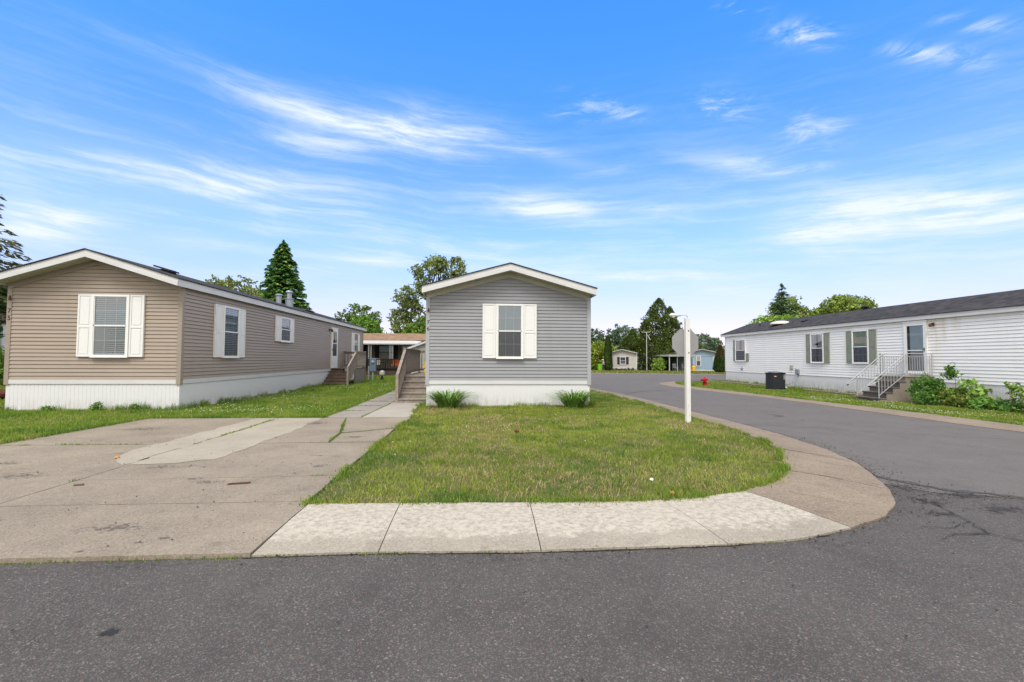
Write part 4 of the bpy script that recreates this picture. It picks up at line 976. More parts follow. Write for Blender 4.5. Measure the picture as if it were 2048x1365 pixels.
m = MB(); m.box(32.25, 37.35, 69.965, 69.985, 1.93, 1.99); m.build('trim_board', mBlueS, bb)
# carport
cp = thing('carport', 'white flat roofed carport attached to the blue home', 'carport', (31, 70.5, -.42))
m = MB(); m.box(29.0, 33.1, 68.6, 75, 1.93, 2.12); m.box(28.9, 33.15, 68.5, 75.1, 2.12, 2.16); m.build('roof', mAwn, cp)
for x in (29.15, 30.4, 33.0): MB().tube([(x, 68.8, -.45), (x, 68.8, 1.93)], .07 if x != 30.4 else .04, 8).build('post', mMetW, cp)
for x, y in ((29.2, 74.7), (31.6, 74.7)): MB().tube([(x, y, -.45), (x, y, 1.93)], .05, 8).build('post', mMetW, cp)
MB().box(29.2, 33., 75.0, 75.05, -.42, .95).build('back_panel', mWoodK, cp)
def chair(name, label, x, y, z, mats, ang=0., s=1., group=None):
    t = thing(name, label, 'chair', (x, y, z), group); ca, sa = math.cos(ang), math.sin(ang)
    P_ = lambda a, b, c: (x+(a*ca-b*sa)*s, y+(a*sa+b*ca)*s, z+c*s)
    def bx(nm, a0, a1, b0, b1, c0, c1, mt):
        MB().hexa([P_(a0, b0, c0), P_(a1, b0, c0), P_(a1, b1, c0), P_(a0, b1, c0), P_(a0, b0, c1), P_(a1, b0, c1), P_(a1, b1, c1), P_(a0, b1, c1)]).build(nm, mt, t)
    bx('seat', -.27, .27, -.25, .25, .40, .46, mats[0]); bx('backrest', -.27, .27, .20, .27, .46, .98, mats[0])
    for a in (-.25, .25):
        for b in (-.22, .22): bx('leg', a-.022, a+.022, b-.022, b+.022, 0, .40, mats[1])
        bx('armrest', a-.03, a+.03, -.25, .20, .62, .66, mats[1])
    return t
chair('patio_chair', 'left of two pale garden chairs under the carport', 30.9, 70.6, -.42, (mMetW, mMetG), .3, 1.25, 'chairs under the carport')
chair('patio_chair', 'right of two pale garden chairs under the carport', 32.2, 70.4, -.42, (mMetW, mMetG), -.3, 1.25, 'chairs under the carport')
m = MB(); m.lathe((32.75, 68.3, -.42), [(.20, 0), (.25, .7), (.27, .72), (.27, .80), (.22, .86)], 14)
solo(m, 'yellow_barrel', mYel, 'yellow barrel at the front post of the carport', 'barrel', smooth=True)
# neighbour glimpsed at the far left
nb, znb = home('mobile_home', 'white mobile home with brown roof glimpsed at the far left edge', -33.5, -28.75, 29.8, 44, .9, 3.45, 4.3, mWhiteS, mWhiteTrim, fas=.14, roofmat=M('brown_roof', (.10, .065, .065), .9, var=.2), fasmat=M('brown_fascia', (.16, .06, .045), .7), band=False)
stack_vent(nb, -29.6, 31, znb, .12, .3, .2)

# --- home behind the gap, its long side to us, with awning and deck
bh = thing('mobile_home', 'older mobile home with brown shingle roof behind the gap', 'mobile home', (-10, 40, 0))
m = MB(); siding_wall(m, Basis((-18, 40, 0), (1, 0, 0), (0, -1, 0)), 0, 20.5, .8, 2.92, None, .12); m.box(-18, 2.5, 40.02, 44, 0, 2.9); m.build('siding', M('siding_olive', (.20, .20, .145), .7, var=.12), bh)
m = MB(); m.box(-18.2, 2.6, 39.7, 39.74, 2.78, 2.96); m.box(-18.2, 2.6, 39.74, 40, 2.86, 2.88); m.build('fascia', M('fascia_black', (.03, .028, .035), .6), bh)
m = MB(); m.hexa([(-18.3, 39.65, 2.96), (2.7, 39.65, 2.96), (2.7, 42, 3.64), (-18.3, 42, 3.64), (-18.3, 39.65, 3.0), (2.7, 39.65, 3.0), (2.7, 42, 3.68), (-18.3, 42, 3.68)])
m.hexa([(-18.3, 42, 3.64), (2.7, 42, 3.64), (2.7, 44.35, 2.96), (-18.3, 44.35, 2.96), (-18.3, 42, 3.68), (2.7, 42, 3.68), (2.7, 44.35, 3.0), (-18.3, 44.35, 3.0)]); m.build('roof', mShingleBrown, bh)
window(bh, (-7.9, 40, 1.35), (1, 0, 0), (0, -1, 0), 1.35, 1.2, grid=None, low='shade', up='shade', shut=True, sw=.28, shutmat=mBlack, mframe=mRoom, panels=1)
window(bh, (-5.9, 40, 1.25), (1, 0, 0), (0, -1, 0), 1.5, 1.3, grid=None, low='greycurt', up='greycurt', shut=False, mframe=mBrownS)
m = MB(); m.box(-10.2, -9.45, 39.94, 39.97, .5, 2.6); m.build('door', mRoom, bh)
aw = thing('awning', 'white scalloped metal awning over the dark deck', 'awning', (-9, 38.5, 0))
m = MB(); m.hexa([(-17, 37.5, 2.62), (-5.0, 37.5, 2.62), (-4.9, 39.68, 2.80), (-17, 39.68, 2.80), (-17, 37.5, 2.86), (-5.2, 37.5, 2.86), (-4.9, 39.68, 2.90), (-17, 39.68, 2.90)]); m.build('canopy', mAwn, aw)
m = MB(); x = -17.
while x < -5.02:
    m.prism([(x, 37.49, 2.62), (x+.18, 37.49, 2.62), (x+.18, 37.49, 2.56), (x+.13, 37.49, 2.52), (x+.05, 37.49, 2.52), (x, 37.49, 2.56)], (0, -.01, 0)); x += .19
m.build('valance', mMetG, aw)
for x in (-8.75, -7.05, -5.3, -12.5):
    m = MB()
    for dx in (-.11, .11): m.tube([(x+dx, 37.6, 1.36), (x+dx, 37.6, 2.6)], .018, 6)
    for k in range(6): m.tube([(x-.11, 37.6, 1.40+k*.2), (x+.11, 37.6, 1.50+k*.2)], .008, 5); m.tube([(x+.11, 37.6, 1.50+k*.2), (x-.11, 37.6, 1.60+k*.2)], .008, 5)
    m.tube([(x-.11, 37.6, 1.38), (x+.11, 37.6, 1.38)], .015, 6)
    m.build('post', mMetW, aw)
dk = thing('deck', 'dark wooden deck with railing and lattice under the awning', 'deck', (-9, 38.5, 0))
MB().box(-17, -3.2, 37.5, 39.93, .44, .55).build('platform', mWoodK, dk)
m = MB(); m.box(-17, -3.2, 37.42, 37.52, 1.32, 1.40); m.box(-17, -3.2, 37.44, 37.50, .60, .66)
x = -17.
while x < -3.2: m.box(x, x+.035, 37.45, 37.49, .60, 1.33); x += .14
for x in (-17, -13.5, -10.4, -8.6, -6.75, -5., -3.3): m.box(x-.045, x+.045, 37.43, 37.52, .0, 1.42)
m.build('railing', mWoodK, dk)
m = MB(); x = -17.
while x < -3.4:
    for s in (1, -1):
        a = (x, 37.40, .0) if s > 0 else (x+.44, 37.41, .0); b = (x+.44, 37.40, .44) if s > 0 else (x, 37.41, .44)
        m.hexa([a, (a[0]+.03, a[1], a[2]), (a[0]+.03, a[1]+.01, a[2]), (a[0], a[1]+.01, a[2]), b, (b[0]+.03, b[1], b[2]), (b[0]+.03, b[1]+.01, b[2]), (b[0], b[1]+.01, b[2])])
    x += .11
m.build('lattice', mWoodD, dk)
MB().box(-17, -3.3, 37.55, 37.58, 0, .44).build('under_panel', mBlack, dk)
chair('patio_chair', 'dark framed patio chair with cream cushion on the deck', -8.3, 38.2, .55, (mCream, mBlack), .2, .9)
sf = thing('patio_sofa', 'patio sofa with orange cushions on the dark deck', 'sofa', (-6.3, 38.4, .55))
m = MB(); m.box(-7.2, -5.4, 38.0, 38.7, .57, .80); m.build('frame', mWoodD, sf)
for a, b in ((-7.15, -6.32), (-6.28, -5.45)):
    MB().box(a, b, 38.0, 38.6, .80, .95).build('seat_cushion', mOrange, sf, bevel=.03); MB().box(a, b, 38.55, 38.72, .95, 1.35).build('back_cushion', mOrange, sf, bevel=.03)
m = MB(); m.lathe((-7.6, 38.0, .55), [(.03, 0), (.03, .5), (.4, .52), (.4, .55)], 16); solo(m, 'patio_table', mBlack, 'small round dark table beside the orange sofa', 'table')
# grey shed between
sh = thing('shed', 'sage grey garden shed with white edged gable behind the grey home', 'shed', (-2.9, 25, 0))
m = MB(); xs = np.arange(-3.62, -1.9, .15)
for i in range(len(xs)-1): m.quad((xs[i], 25-.012*(i % 2), 0), (xs[i+1], 25-.012*(i % 2), 0), (xs[i+1], 25-.012*(i % 2), 2.02+.4*(1-abs(xs[i+1]+2.8)/.9)*.9-.05), (xs[i], 25-.012*(i % 2), 2.02+.4*(1-abs(xs[i]+2.8)/.9)*.9-.05))
m.prism([(-3.64, 25.02, 0), (-1.95, 25.02, 0), (-1.95, 25.02, 1.95), (-2.8, 25.02, 2.3), (-3.64, 25.02, 1.95)], (0, 2.6, 0)); m.build('siding', mSage, sh)
m = MB()
for X in (-3.85, -1.75):
    m.hexa([(X, 24.85, 1.90), (-2.8, 24.85, 2.30), (-2.8, 27.8, 2.30), (X, 27.8, 1.90), (X, 24.85, 2.0), (-2.8, 24.85, 2.40), (-2.8, 27.8, 2.40), (X, 27.8, 2.0)])
m.build('roof', mFascia, sh)
MB().box(-2.65, -2.25, 24.965, 24.985, .1, 1.75).build('door', mSage, sh)
def seahorse():
    m = MB(); c = (-3.50, 24.93)
    pts = [(0, 1.86), (.07, 1.82), (.09, 1.72), (.02, 1.62), (-.03, 1.50), (.03, 1.40), (.06, 1.30), (.0, 1.24), (-.03, 1.28)]
    m.tube([(c[0]+a, c[1], b) for a, b in pts], [.03, .045, .045, .055, .05, .04, .03, .02, .012], 8); m.tube([(c[0], c[1], 1.86), (c[0]-.09, c[1], 1.83)], [.03, .012], 6)
    m.build('wall_ornament', mPink, sh, smooth=True)
seahorse()

# ------------------------------------------------------------------ wooden steps
def plank_rail(m, a, b, h, w=.04, lo=.12, n=None, bal=.038, gap=.125, top=.09, side=0):
    """sloping or level guard between floor points a and b, guard height h"""
    a = Vector(a); b = Vector(b); d = b-a; L_ = Vector((d.x, d.y)).length; dr = Vector((d.x, d.y, 0)).normalized(); nr = Vector((-dr.y, dr.x, 0))
    def bar(p, q, hw, hh):
        m.hexa([p-nr*hw-Vector((0, 0, hh)), q-nr*hw-Vector((0, 0, hh)), q+nr*hw-Vector((0, 0, hh)), p+nr*hw-Vector((0, 0, hh)), p-nr*hw+Vector((0, 0, hh)), q-nr*hw+Vector((0, 0, hh)), q+nr*hw+Vector((0, 0, hh)), p+nr*hw+Vector((0, 0, hh))])
    U = Vector((0, 0, 1))
    bar(a+U*(h-.02), b+U*(h-.02), top/2, .019); bar(a+U*(h-.09), b+U*(h-.09), w/2, .045); bar(a+U*lo, b+U*lo, w/2, .045)
    k = max(1, int(L_/gap))
    for i in range(k):
        t = (i+.5)/k; p = a+d*t; q = bal/2
        m.hexa([p-dr*q-nr*(w/2+.02)+U*(lo-.05), p+dr*q-nr*(w/2+.02)+U*(lo-.05), p+dr*q-nr*(w/2+.001)+U*(lo-.05), p-dr*q-nr*(w/2+.001)+U*(lo-.05), p-dr*q-nr*(w/2+.02)+U*(h-.05), p+dr*q-nr*(w/2+.02)+U*(h-.05), p+dr*q-nr*(w/2+.001)+U*(h-.05), p-dr*q-nr*(w/2+.001)+U*(h-.05)])
ws = thing('wooden_steps', 'weathered wooden steps and railed landing beside the grey home', 'steps', (-2.05, 14.8, 0))
X0, X1 = -2.60, -1.62
for k in range(5):
    y = 14.80+.29*k; z = .17*(k+1)
    MB().box(X0+.04, X1, y-.03, y+.30, z-.035, z).build('tread', mWood, ws, bevel=.006)
    MB().box(X0+.05, X1-.005, y, y+.022, z-.17 if k else .02, z-.037).build('riser', mWood, ws)
m = MB(); z5 = .85
for i in range(27):
    y = 16.26+i*.145; m.box(X0-.04, X1, y, y+.138, z5-.035, z5)
m.build('landing', mWood, ws)
m = MB(); m.box(X0, X0+.045, 16.3, 20.1, .55, z5-.036)
m.prism([(X0, 14.82, .02), (X0, 16.3, .02), (X0, 16.3, .8), (X0, 16.1, .8), (X0, 14.82, .12)], (.045, 0, 0)); m.build('stringer', mWood, ws)
m = MB(); plank_rail(m, (X0+.02, 14.86, .10), (X0+.02, 16.22, .88), .86, gap=.115, bal=.055, lo=.06); m.build('stair_rail', mWood, ws)
m = MB(); plank_rail(m, (X0+.02, 16.36, z5), (X0+.02, 20.05, z5), .95, gap=.13, bal=.085); m.build('railing', mWood, ws)
m = MB(); plank_rail(m, (X0+.06, 20.07, z5), (X1-.02, 20.07, z5), .95, gap=.14); m.build('railing', mWood, ws)
for x, y, t in ((X0+.02, 14.83, .96), (X0+.02, 16.28, 1.80), (X0+.02, 20.07, 1.82), (X1-.06, 20.07, 1.82), (X0+.06, 18.2, .84)):
    MB().box(x-.045, x+.045, y-.045, y+.045, 0, t).build('post', mWood, ws, bevel=.005)
# sunflower pot on it
fp = thing('flower_pot', 'orange pot with yellow sunflowers on the landing of the weathered steps', 'flower pot', (-1.95, 17.5, .85))
MB().lathe((-1.95, 17.5, .85), [(.07, 0), (.10, .02), (.12, .10), (.11, .17), (.07, .2)], 14).build('pot', mYel, fp, smooth=True)
m = MB(); m2 = MB()
for i in range(6):
    a = i*1.05; r = .09; x, y, z = -1.95+r*math.cos(a), 17.5+r*math.sin(a), 1.16+.06*(i % 3)
    m2.tube([(-1.95, 17.5, 1.03), (x, y, z)], .006, 5)
    m2.quad((x, y, z-.09), (x+.08, y-.02, z-.06), (x+.1, y, z-.02), (x+.02, y+.02, z-.04))
    for q in range(9):
        t = q*2*math.pi/9; m.quad((x, y-.01, z), (x+.055*math.cos(t-.25), y-.02, z+.055*math.sin(t-.25)), (x+.072*math.cos(t), y-.022, z+.072*math.sin(t)), (x+.055*math.cos(t+.25), y-.02, z+.055*math.sin(t+.25)))
m.build('petals', mYel, fp); m2.build('leaves', mGreenP, fp)

ls = thing('wooden_steps', 'dark stained wooden steps and landing at the door of the tan home', 'steps', (-7.3, 25, 0))
LZ = .90
for k in range(5):
    y0_ = 24.15+.29*k; z = .15*(k+1)
    MB().box(-7.98, -6.72, y0_-.03, y0_+.30, z-.035, z).build('tread', mWoodD, ls)
    MB().box(-7.97, -6.74, y0_, y0_+.02, z-.15 if k else .0, z-.036).build('riser', mWoodD, ls)
m = MB()
for i in range(15): y = 25.60+i*.145; m.box(-8.0, -6.70, y, y+.138, LZ-.04, LZ)
m.build('landing', mWoodD, ls)
m = MB(); x = 25.62
while x < 27.7: m.box(-6.74, -6.72, x, x+.13, .02, LZ-.045); x += .14
m.build('side_boards', mWood, ls)
m = MB(); plank_rail(m, (-6.71, 24.2, .12), (-6.71, 25.6, .86), .90, gap=.12, bal=.085, lo=.08); m.build('stair_rail', mWood, ls)
m = MB(); plank_rail(m, (-6.71, 25.65, LZ), (-6.71, 27.7, LZ), .92, gap=.13, bal=.05); m.build('railing', mWood, ls)
m = MB(); plank_rail(m, (-7.95, 27.72, LZ), (-6.75, 27.72, LZ), .92, gap=.15, bal=.045); m.build('railing', mWoodD, ls)
for x, y, t in ((-6.71, 24.15, 1.0), (-6.71, 25.6, 1.84), (-6.71, 27.72, 1.84), (-7.93, 27.72, 1.84)): MB().box(x-.045, x+.045, y-.045, y+.045, 0, t).build('post', mWood, ls)

# ------------------------------------------------------------------ concrete steps with metal rails (white home)
gz = -.28
cs = thing('concrete_steps', 'stained concrete block steps with white metal handrails at the white home', 'steps', (16.6, 18, gz))
m = MB(); YA, YB = 17.30, 18.42; top = .82
m.box(17.05, 18.27, YA, YB+.2, gz, top-.05); m.build('landing_block', mStep, cs, bevel=.015)
MB().box(17.0, 18.28, YA-.03, YB+.23, top-.05, top).build('landing_slab', mStep, cs, bevel=.012)
nst = 5; rise = (top-gz)/nst
for k in range(nst-1):
    x1 = 17.05; x0 = 17.05-.29*(nst-1-k); z = gz+rise*(k+1)
    MB().box(x0, x0+.31, YA-.02, YB+.02, z-.05, z).build('tread', mTread, cs, bevel=.008)
    m = MB(); m.box(x0+.03, x1, YA, YB, gz-.02 if k == 0 else z-rise, z-.05-.001); m.build('riser_block', mTread if True else mStep, cs)
m = MB(); pts = [(15.94, YA-.006, gz)]
for k in range(nst-1):
    x0 = 17.05-.29*(nst-1-k)+.03; z = gz+rise*(k+1)-.052; pts += [(x0, YA-.006, z), (x0+.29, YA-.006, z)]
pts += [(17.05, YA-.006, gz)]; m.prism(pts, (0, .005, 0)); m.build('cheek', mStep, cs)
for Y in (YA+.04, YB-.02):
    m = MB(); A_ = Vector((15.93, Y, gz+rise+.86)); B_ = Vector((17.12, Y, top+.90))
    d = (B_-A_); dn = d.normalized()
    m.tube([A_-dn*.42+Vector((-.03, 0, -.10)), A_-dn*.52+Vector((-.03, 0, -.04)), A_-dn*.50+Vector((0, 0, .02)), A_-dn*.2, A_, B_], .019, 8)
    m.tube([A_-dn*.42+Vector((-.03, 0, -.10)), A_+Vector((0, 0, -.17))], .014, 6)
    m.tube([A_+Vector((0, 0, -.14)), B_+Vector((0, 0, -.12))], .012, 6)
    m.tube([A_+Vector((.0, 0, -.76)), B_+Vector((0, 0, -.80))], .012, 6)
    m.tube([Vector((15.93, Y, gz+.02)), A_], .02, 6); m.tube([Vector((17.12, Y, top-.1)), B_], .02, 6)
    for i in range(1, 9):
        p = A_+d*i/9; m.tube([p+Vector((0, 0, -.76-.04*i/9)), p+Vector((0, 0, -.13))], .011, 5)
    m.build('stair_handrail', mRail, cs, smooth=True)
    MB().tube([A_-dn*.53+Vector((-.03, 0, -.05)), A_-dn*.50+Vector((-.02, 0, -.10)), A_-dn*.42+Vector((-.03, 0, -.11))], .022, 8).build('rail_grip', mBlack, cs)
for (a, b) in (((17.16, YA+.02), (18.22, YA+.02)), ((17.16, YB+.16), (18.22, YB+.16)), ((17.16, YB), (17.16, YB+.16))):
    m = MB(); L_ = math.dist(a, b); k = max(1, int(L_/.105))
    m.tube([(a[0], a[1], top), (a[0], a[1], top+.92)], .019, 6); m.tube([(b[0], b[1], top), (b[0], b[1], top+.92)], .019, 6)
    m.tube([(a[0], a[1], top+.91), (b[0], b[1], top+.91)], .017, 6); m.tube([(a[0], a[1], top+.80), (b[0], b[1], top+.80)], .01, 6); m.tube([(a[0], a[1], top+.07), (b[0], b[1], top+.07)], .01, 6)
    for i in range(1, k): x = a[0]+(b[0]-a[0])*i/k; y = a[1]+(b[1]-a[1])*i/k; m.tube([(x, y, top+.07), (x, y, top+.80)], .010, 5)
    m.build('landing_rail', mRail, cs, smooth=True)

# ------------------------------------------------------------------ sign, lamps, hydrant, condenser
sp = thing('sign_post', 'square white post carrying the grey back of an octagonal sign', 'street sign', (4.725, 10.16, .03))
px_, py_ = 4.725, 10.16
MB().box(px_-.050, px_+.050, py_-.050, py_+.050, -.05, 2.39).build('post', mPost, sp, bevel=.006)
m = MB(); r = .315/math.cos(math.pi/8)*.98; pts = [(px_-.02+r*math.cos(math.pi/8+k*math.pi/4), py_+.054, 1.835+r*math.sin(math.pi/8+k*math.pi/4)) for k in range(8)]
m.prism(pts, (0, .004, 0)); m.build('sign_plate', mSignB, sp)
for z in (2.10, 1.60):
    m = MB(); m.lathe((px_+.012, py_-.054, z), [(.016, 0), (.016, .004)], 12, axis='y'); m.build('bolt', mBlack, sp)
def scuff():
    m = MB()
    for i in range(9):
        x = px_-.01+random.uniform(-.02, .035); z = .12+.42*random.random(); a = random.uniform(-.3, .3); l = random.uniform(.02, .07)
        m.quad((x, py_-.0515, z), (x+.003, py_-.0515, z), (x+.003+a*l, py_-.0515, z+l), (x+a*l, py_-.0515, z+l))
    m.build('scuffs', mMetG, sp)
scuff()
lp = thing('street_lamp', 'street lamp head on a short arm above the sign post', 'street lamp', (14.42, 31, -.2))
MB().tube([(14.45, 31, -.2), (14.45, 31, 4.45)], [.07, .05], 10).build('pole', mMetW, lp)
MB().tube([(14.45, 31, 4.4), (14.4, 31, 4.54), (14.2, 31, 4.55), (13.95, 31, 4.52)], .03, 8).build('arm', mMetW, lp, smooth=True)
m = MB(); m.lathe((14.05, 31, 4.52), [(.02, 0), (.06, -.05), (.10, -.3), (.15, -.55), (.15, -.72), (.08, -.86), (.01, -.88)], 12, axis='x'); m.build('lamp_head', mLamp, lp, smooth=True)
m = MB(); m.lathe((13.42, 31, 4.33), [(.04, 0), (.10, .03), (.14, .1), (.13, .15)], 12); m.build('lens', mPink, lp, smooth=True)
lp2 = thing('street_lamp', 'tall thin pole with crossbar lamps beside the pale beige home', 'street lamp', (26.85, 72.2, -.42))
MB().tube([(26.85, 72.2, -.42), (26.85, 72.2, 5.8)], [.07, .05], 8).build('pole', mMetW, lp2)
m = MB(); m.tube([(26.1, 72.2, 5.8), (27.3, 72.2, 5.8)], .05, 6); m.tube([(26.1, 72.2, 5.8), (26.0, 72.2, 5.95)], .03, 6); m.tube([(27.3, 72.2, 5.8), (27.42, 72.2, 5.95)], .03, 6); m.build('crossbar', mMetW, lp2)
for x in (26.35, 27.05): MB().lathe((x, 72.2, 5.84), [(.10, 0), (.14, .08), (.10, .18)], 8).build('lamp_head', mWoodD, lp2)
m = MB(); m.tube([(26.9, 72.2, 5.4), (27.2, 72.2, 5.1), (27.3, 72.2, 4.8), (27.45, 72.2, 4.6)], [.04, .06, .06, .09], 6); m.build('flood_lamp', mMetW, lp2)
hx, hy = 13.73, 27.2; hz = float(T(hx, hy))+.01
hd = thing('fire_hydrant', 'red fire hydrant on the grass corner across the side street', 'fire hydrant', (hx, hy, hz))
MB().lathe((hx, hy, hz), [(.17, 0), (.17, .03), (.125, .05), (.12, .30), (.15, .31), (.15, .35), (.145, .36), (.14, .42), (.10, .49), (.04, .53), (.035, .57), (.0, .575)], 20).build('barrel', mRed, hd, smooth=True)
for s, nm in ((-1, 'side_outlet'),):
    MB().lathe((hx+s*.11, hy-.02, hz+.38), [(.055, 0), (.055, s*.08), (.075, s*.085), (.075, s*.13), (.03, s*.14), (.03, s*.17)], 12, axis='x').build(nm, mRed, hd, smooth=True)
MB().lathe((hx-.13, hy-.11, hz+.38), [(.075, 0), (.075, -.08), (.10, -.085), (.10, -.13), (.03, -.14), (.03, -.18)], 12, axis='y').build('front_outlet', mRed, hd, smooth=True)
MB().lathe((hx+.10, hy-.02, hz+.40), [(.045, 0), (.045, .05), (.055, .055), (.05, .09), (.02, .10)], 10, axis='x').build('side_outlet', mRed, hd, smooth=True)
m = MB(); m.lathe((hx, hy, hz+.285), [(.158, 0), (.158, .03)], 16); m.build('collar', mSilver, hd)
ax, ay = 16.45, 24.55; az_ = -.24
pad = MB(); pad.box(ax-.62, ax+.55, ay-.58, ay+.55, az_-.05, az_+.06)
ac = thing('air_conditioner', 'dark round cornered air conditioning condenser beside the white home', 'air conditioner', (ax, ay, az_))
pad.build('base_pad', mPad, ac)
def rbox(m, cx, cy, hx_, hy_, r, z0, z1, k=5):
    pts = []
    for sx, sy, a0 in ((1, 1, 0), (-1, 1, 90), (-1, -1, 180), (1, -1, 270)):
        for i in range(k+1):
            a = R(a0+90*i/k); pts.append((cx+sx*(hx_-r)+r*math.cos(a), cy+sy*(hy_-r)+r*math.sin(a), z0))
    m.prism(pts, (0, 0, z1-z0)); return m
rbox(MB(), ax, ay, .40, .40, .14, az_+.065, az_+.12).build('base_rim', mBlack, ac)
m = MB(); rbox(m, ax, ay, .37, .37, .12, az_+.12, az_+.92)
for i in range(26): rbox(m, ax, ay, .39, .39, .13, az_+.13+i*.03, az_+.142+i*.03)
m.build('louvred_body', mACk, ac)
m = MB(); rbox(m, ax, ay, .405, .405, .14, az_+.92, az_+.98); m.build('top_rim', mBlack, ac)
m = MB(); m.lathe((ax, ay, az_+.98), [(.36, 0), (.34, .04), (.1, .075), (.01, .08)], 20); m.build('fan_guard', mACt, ac, smooth=True)
m = MB(); m.box(ax-.34, ax-.18, ay-.402, ay-.392, az_+.75, az_+.83); m.build('badge', mRed, ac)
m = MB(); m.box(ax-.325, ax-.21, ay-.405, ay-.4025, az_+.772, az_+.80); m.build('badge_lettering', mPink, ac)
m = MB(); m.box(ax+.20, ax+.30, ay-.405, ay-.392, az_+.62, az_+.86); m.build('data_plate', mSignB, ac)
m = MB(); pts = [(16.86, 24.75, .12), (17.1, 24.85, .06), (17.5, 25.0, .06), (17.95, 25.15, .18), (18.18, 25.24, .40), (18.24, 25.24, .60)]
solo(m.tube(pts, .022, 8), 'conduit', mMetG, 'grey flexible conduit looping from the condenser to the white home wall', 'conduit', smooth=True)
def rock(name, label, x, y, r, mat, cat='stone', z=None):
    bm = bmesh.new(); bmesh.ops.create_icosphere(bm, subdivisions=2, radius=r)
    for v in bm.verts: v.co *= 1+.35*(random.random()-.5); v.co.z *= .7
    me = bpy.data.meshes.new(name); bm.to_mesh(me); bm.free(); me.materials.append(mat)
    o = bpy.data.objects.new(name, me); C.objects.link(o); o.location = (x, y, (float(T(x, y)) if z is None else z)+r*.5); return tag(o, label, cat)
rock('pale_rock', 'pale rock on the ground behind the condenser', 17.2, 24.9, .16, M('pale_stone', (.52, .48, .45), .9, var=.2))
# landscape timbers edging the bed by the white home
for i, (a, b) in enumerate((((16.9, 31.2), (17.15, 28.7)), ((17.15, 28.6), (17.25, 25.9)), ((17.4, 23.6), (17.5, 21.2)), ((17.5, 21.1), (17.5, 19.2)))):
    m = MB(); za, zb_ = float(T(*a))+.07, float(T(*b))+.07
    m.tube([(a[0], a[1], za), (b[0], b[1], zb_)], .075, 6)
    solo(m, 'landscape_timber', mLum, ['weathered timber edging at the far corner of the white home', 'weathered timber edging just behind the condenser', 'weathered timber edging in front of the condenser under the shuttered windows', 'weathered timber edging nearest the concrete steps'][i], 'timber edging', 'timbers edging the bed at the white home')
sheet('flower_bed', [(17.3, 19.2), (18.3, 19.2), (18.3, 31.2), (17, 31.2), (17.2, 26)], .024, mDirt)
sheet('flower_bed', [(16.2, 12), (18.3, 12), (18.3, 17.2), (17.2, 17.2), (16.4, 15)], .024, mDirt)
sheet('bare_soil', [(-12.3, 12.6), (-11.2, 12.62), (-8.3, 12.7), (-8.3, 13.05), (-12.3, 13.05)], .024, mDirt, jit=.1)
# meter pedestal, hydrangea pot
mp = thing('meter_pedestal', 'grey electric meter pedestal on two legs beyond the tan home', 'meter box', (-6.6, 29.3, 0))
m = MB(); m.box(-6.80, -6.42, 29.2, 29.4, .62, 1.45); m.build('cabinet', mBluePl, mp, bevel=.02)
for x, t in ((-6.86, .95), (-6.60, .62)): MB().box(x-.04, x+.04, 29.25, 29.33, 0, t).build('leg', mMetG, mp)
MB().lathe((-6.61, 29.2, 1.2), [(.09, 0), (.09, -.05), (.06, -.07)], 14, axis='y').build('meter', mMetG, mp)
gp = thing('garden_globe', 'pale round ornament on a dark stand beside the grey meter box', 'garden ornament', (-6.1, 29.6, 0))
MB().tube([(-6.1, 29.6, 0), (-6.1, 29.6, .32)], [.14, .05], 8).build('stand', mBlack, gp)
m = MB(); m.lathe((-6.1, 29.6, .32), [(.05, 0), (.15, .06), (.18, .16), (.15, .28), (.05, .35)], 16); m.build('globe', mRake, gp, smooth=True)
# bin and person
bx_, by_ = 19.3, 72.6; bz = float(T(bx_, by_))+.02
bn = thing('wheelie_bin', 'lime green wheelie bin beside the narrow evergreen', 'bin', (bx_, by_, bz))
MB().hexa([(bx_-.24, by_-.25, bz+.05), (bx_+.24, by_-.25, bz+.05), (bx_+.24, by_+.25, bz+.05), (bx_-.24, by_+.25, bz+.05), (bx_-.31, by_-.33, bz+1.0), (bx_+.31, by_-.33, bz+1.0), (bx_+.31, by_+.33, bz+1.0), (bx_-.31, by_+.33, bz+1.0)]).build('body', mLime, bn)
MB().box(bx_-.33, bx_+.33, by_-.36, by_+.36, bz+1.0, bz+1.08).build('lid', mLime, bn)
for s in (-1, 1): MB().lathe((bx_+s*.2, by_+.28, bz+.1), [(.1, 0), (.1, s*.05)], 12, axis='x').build('wheel', mBlack, bn)

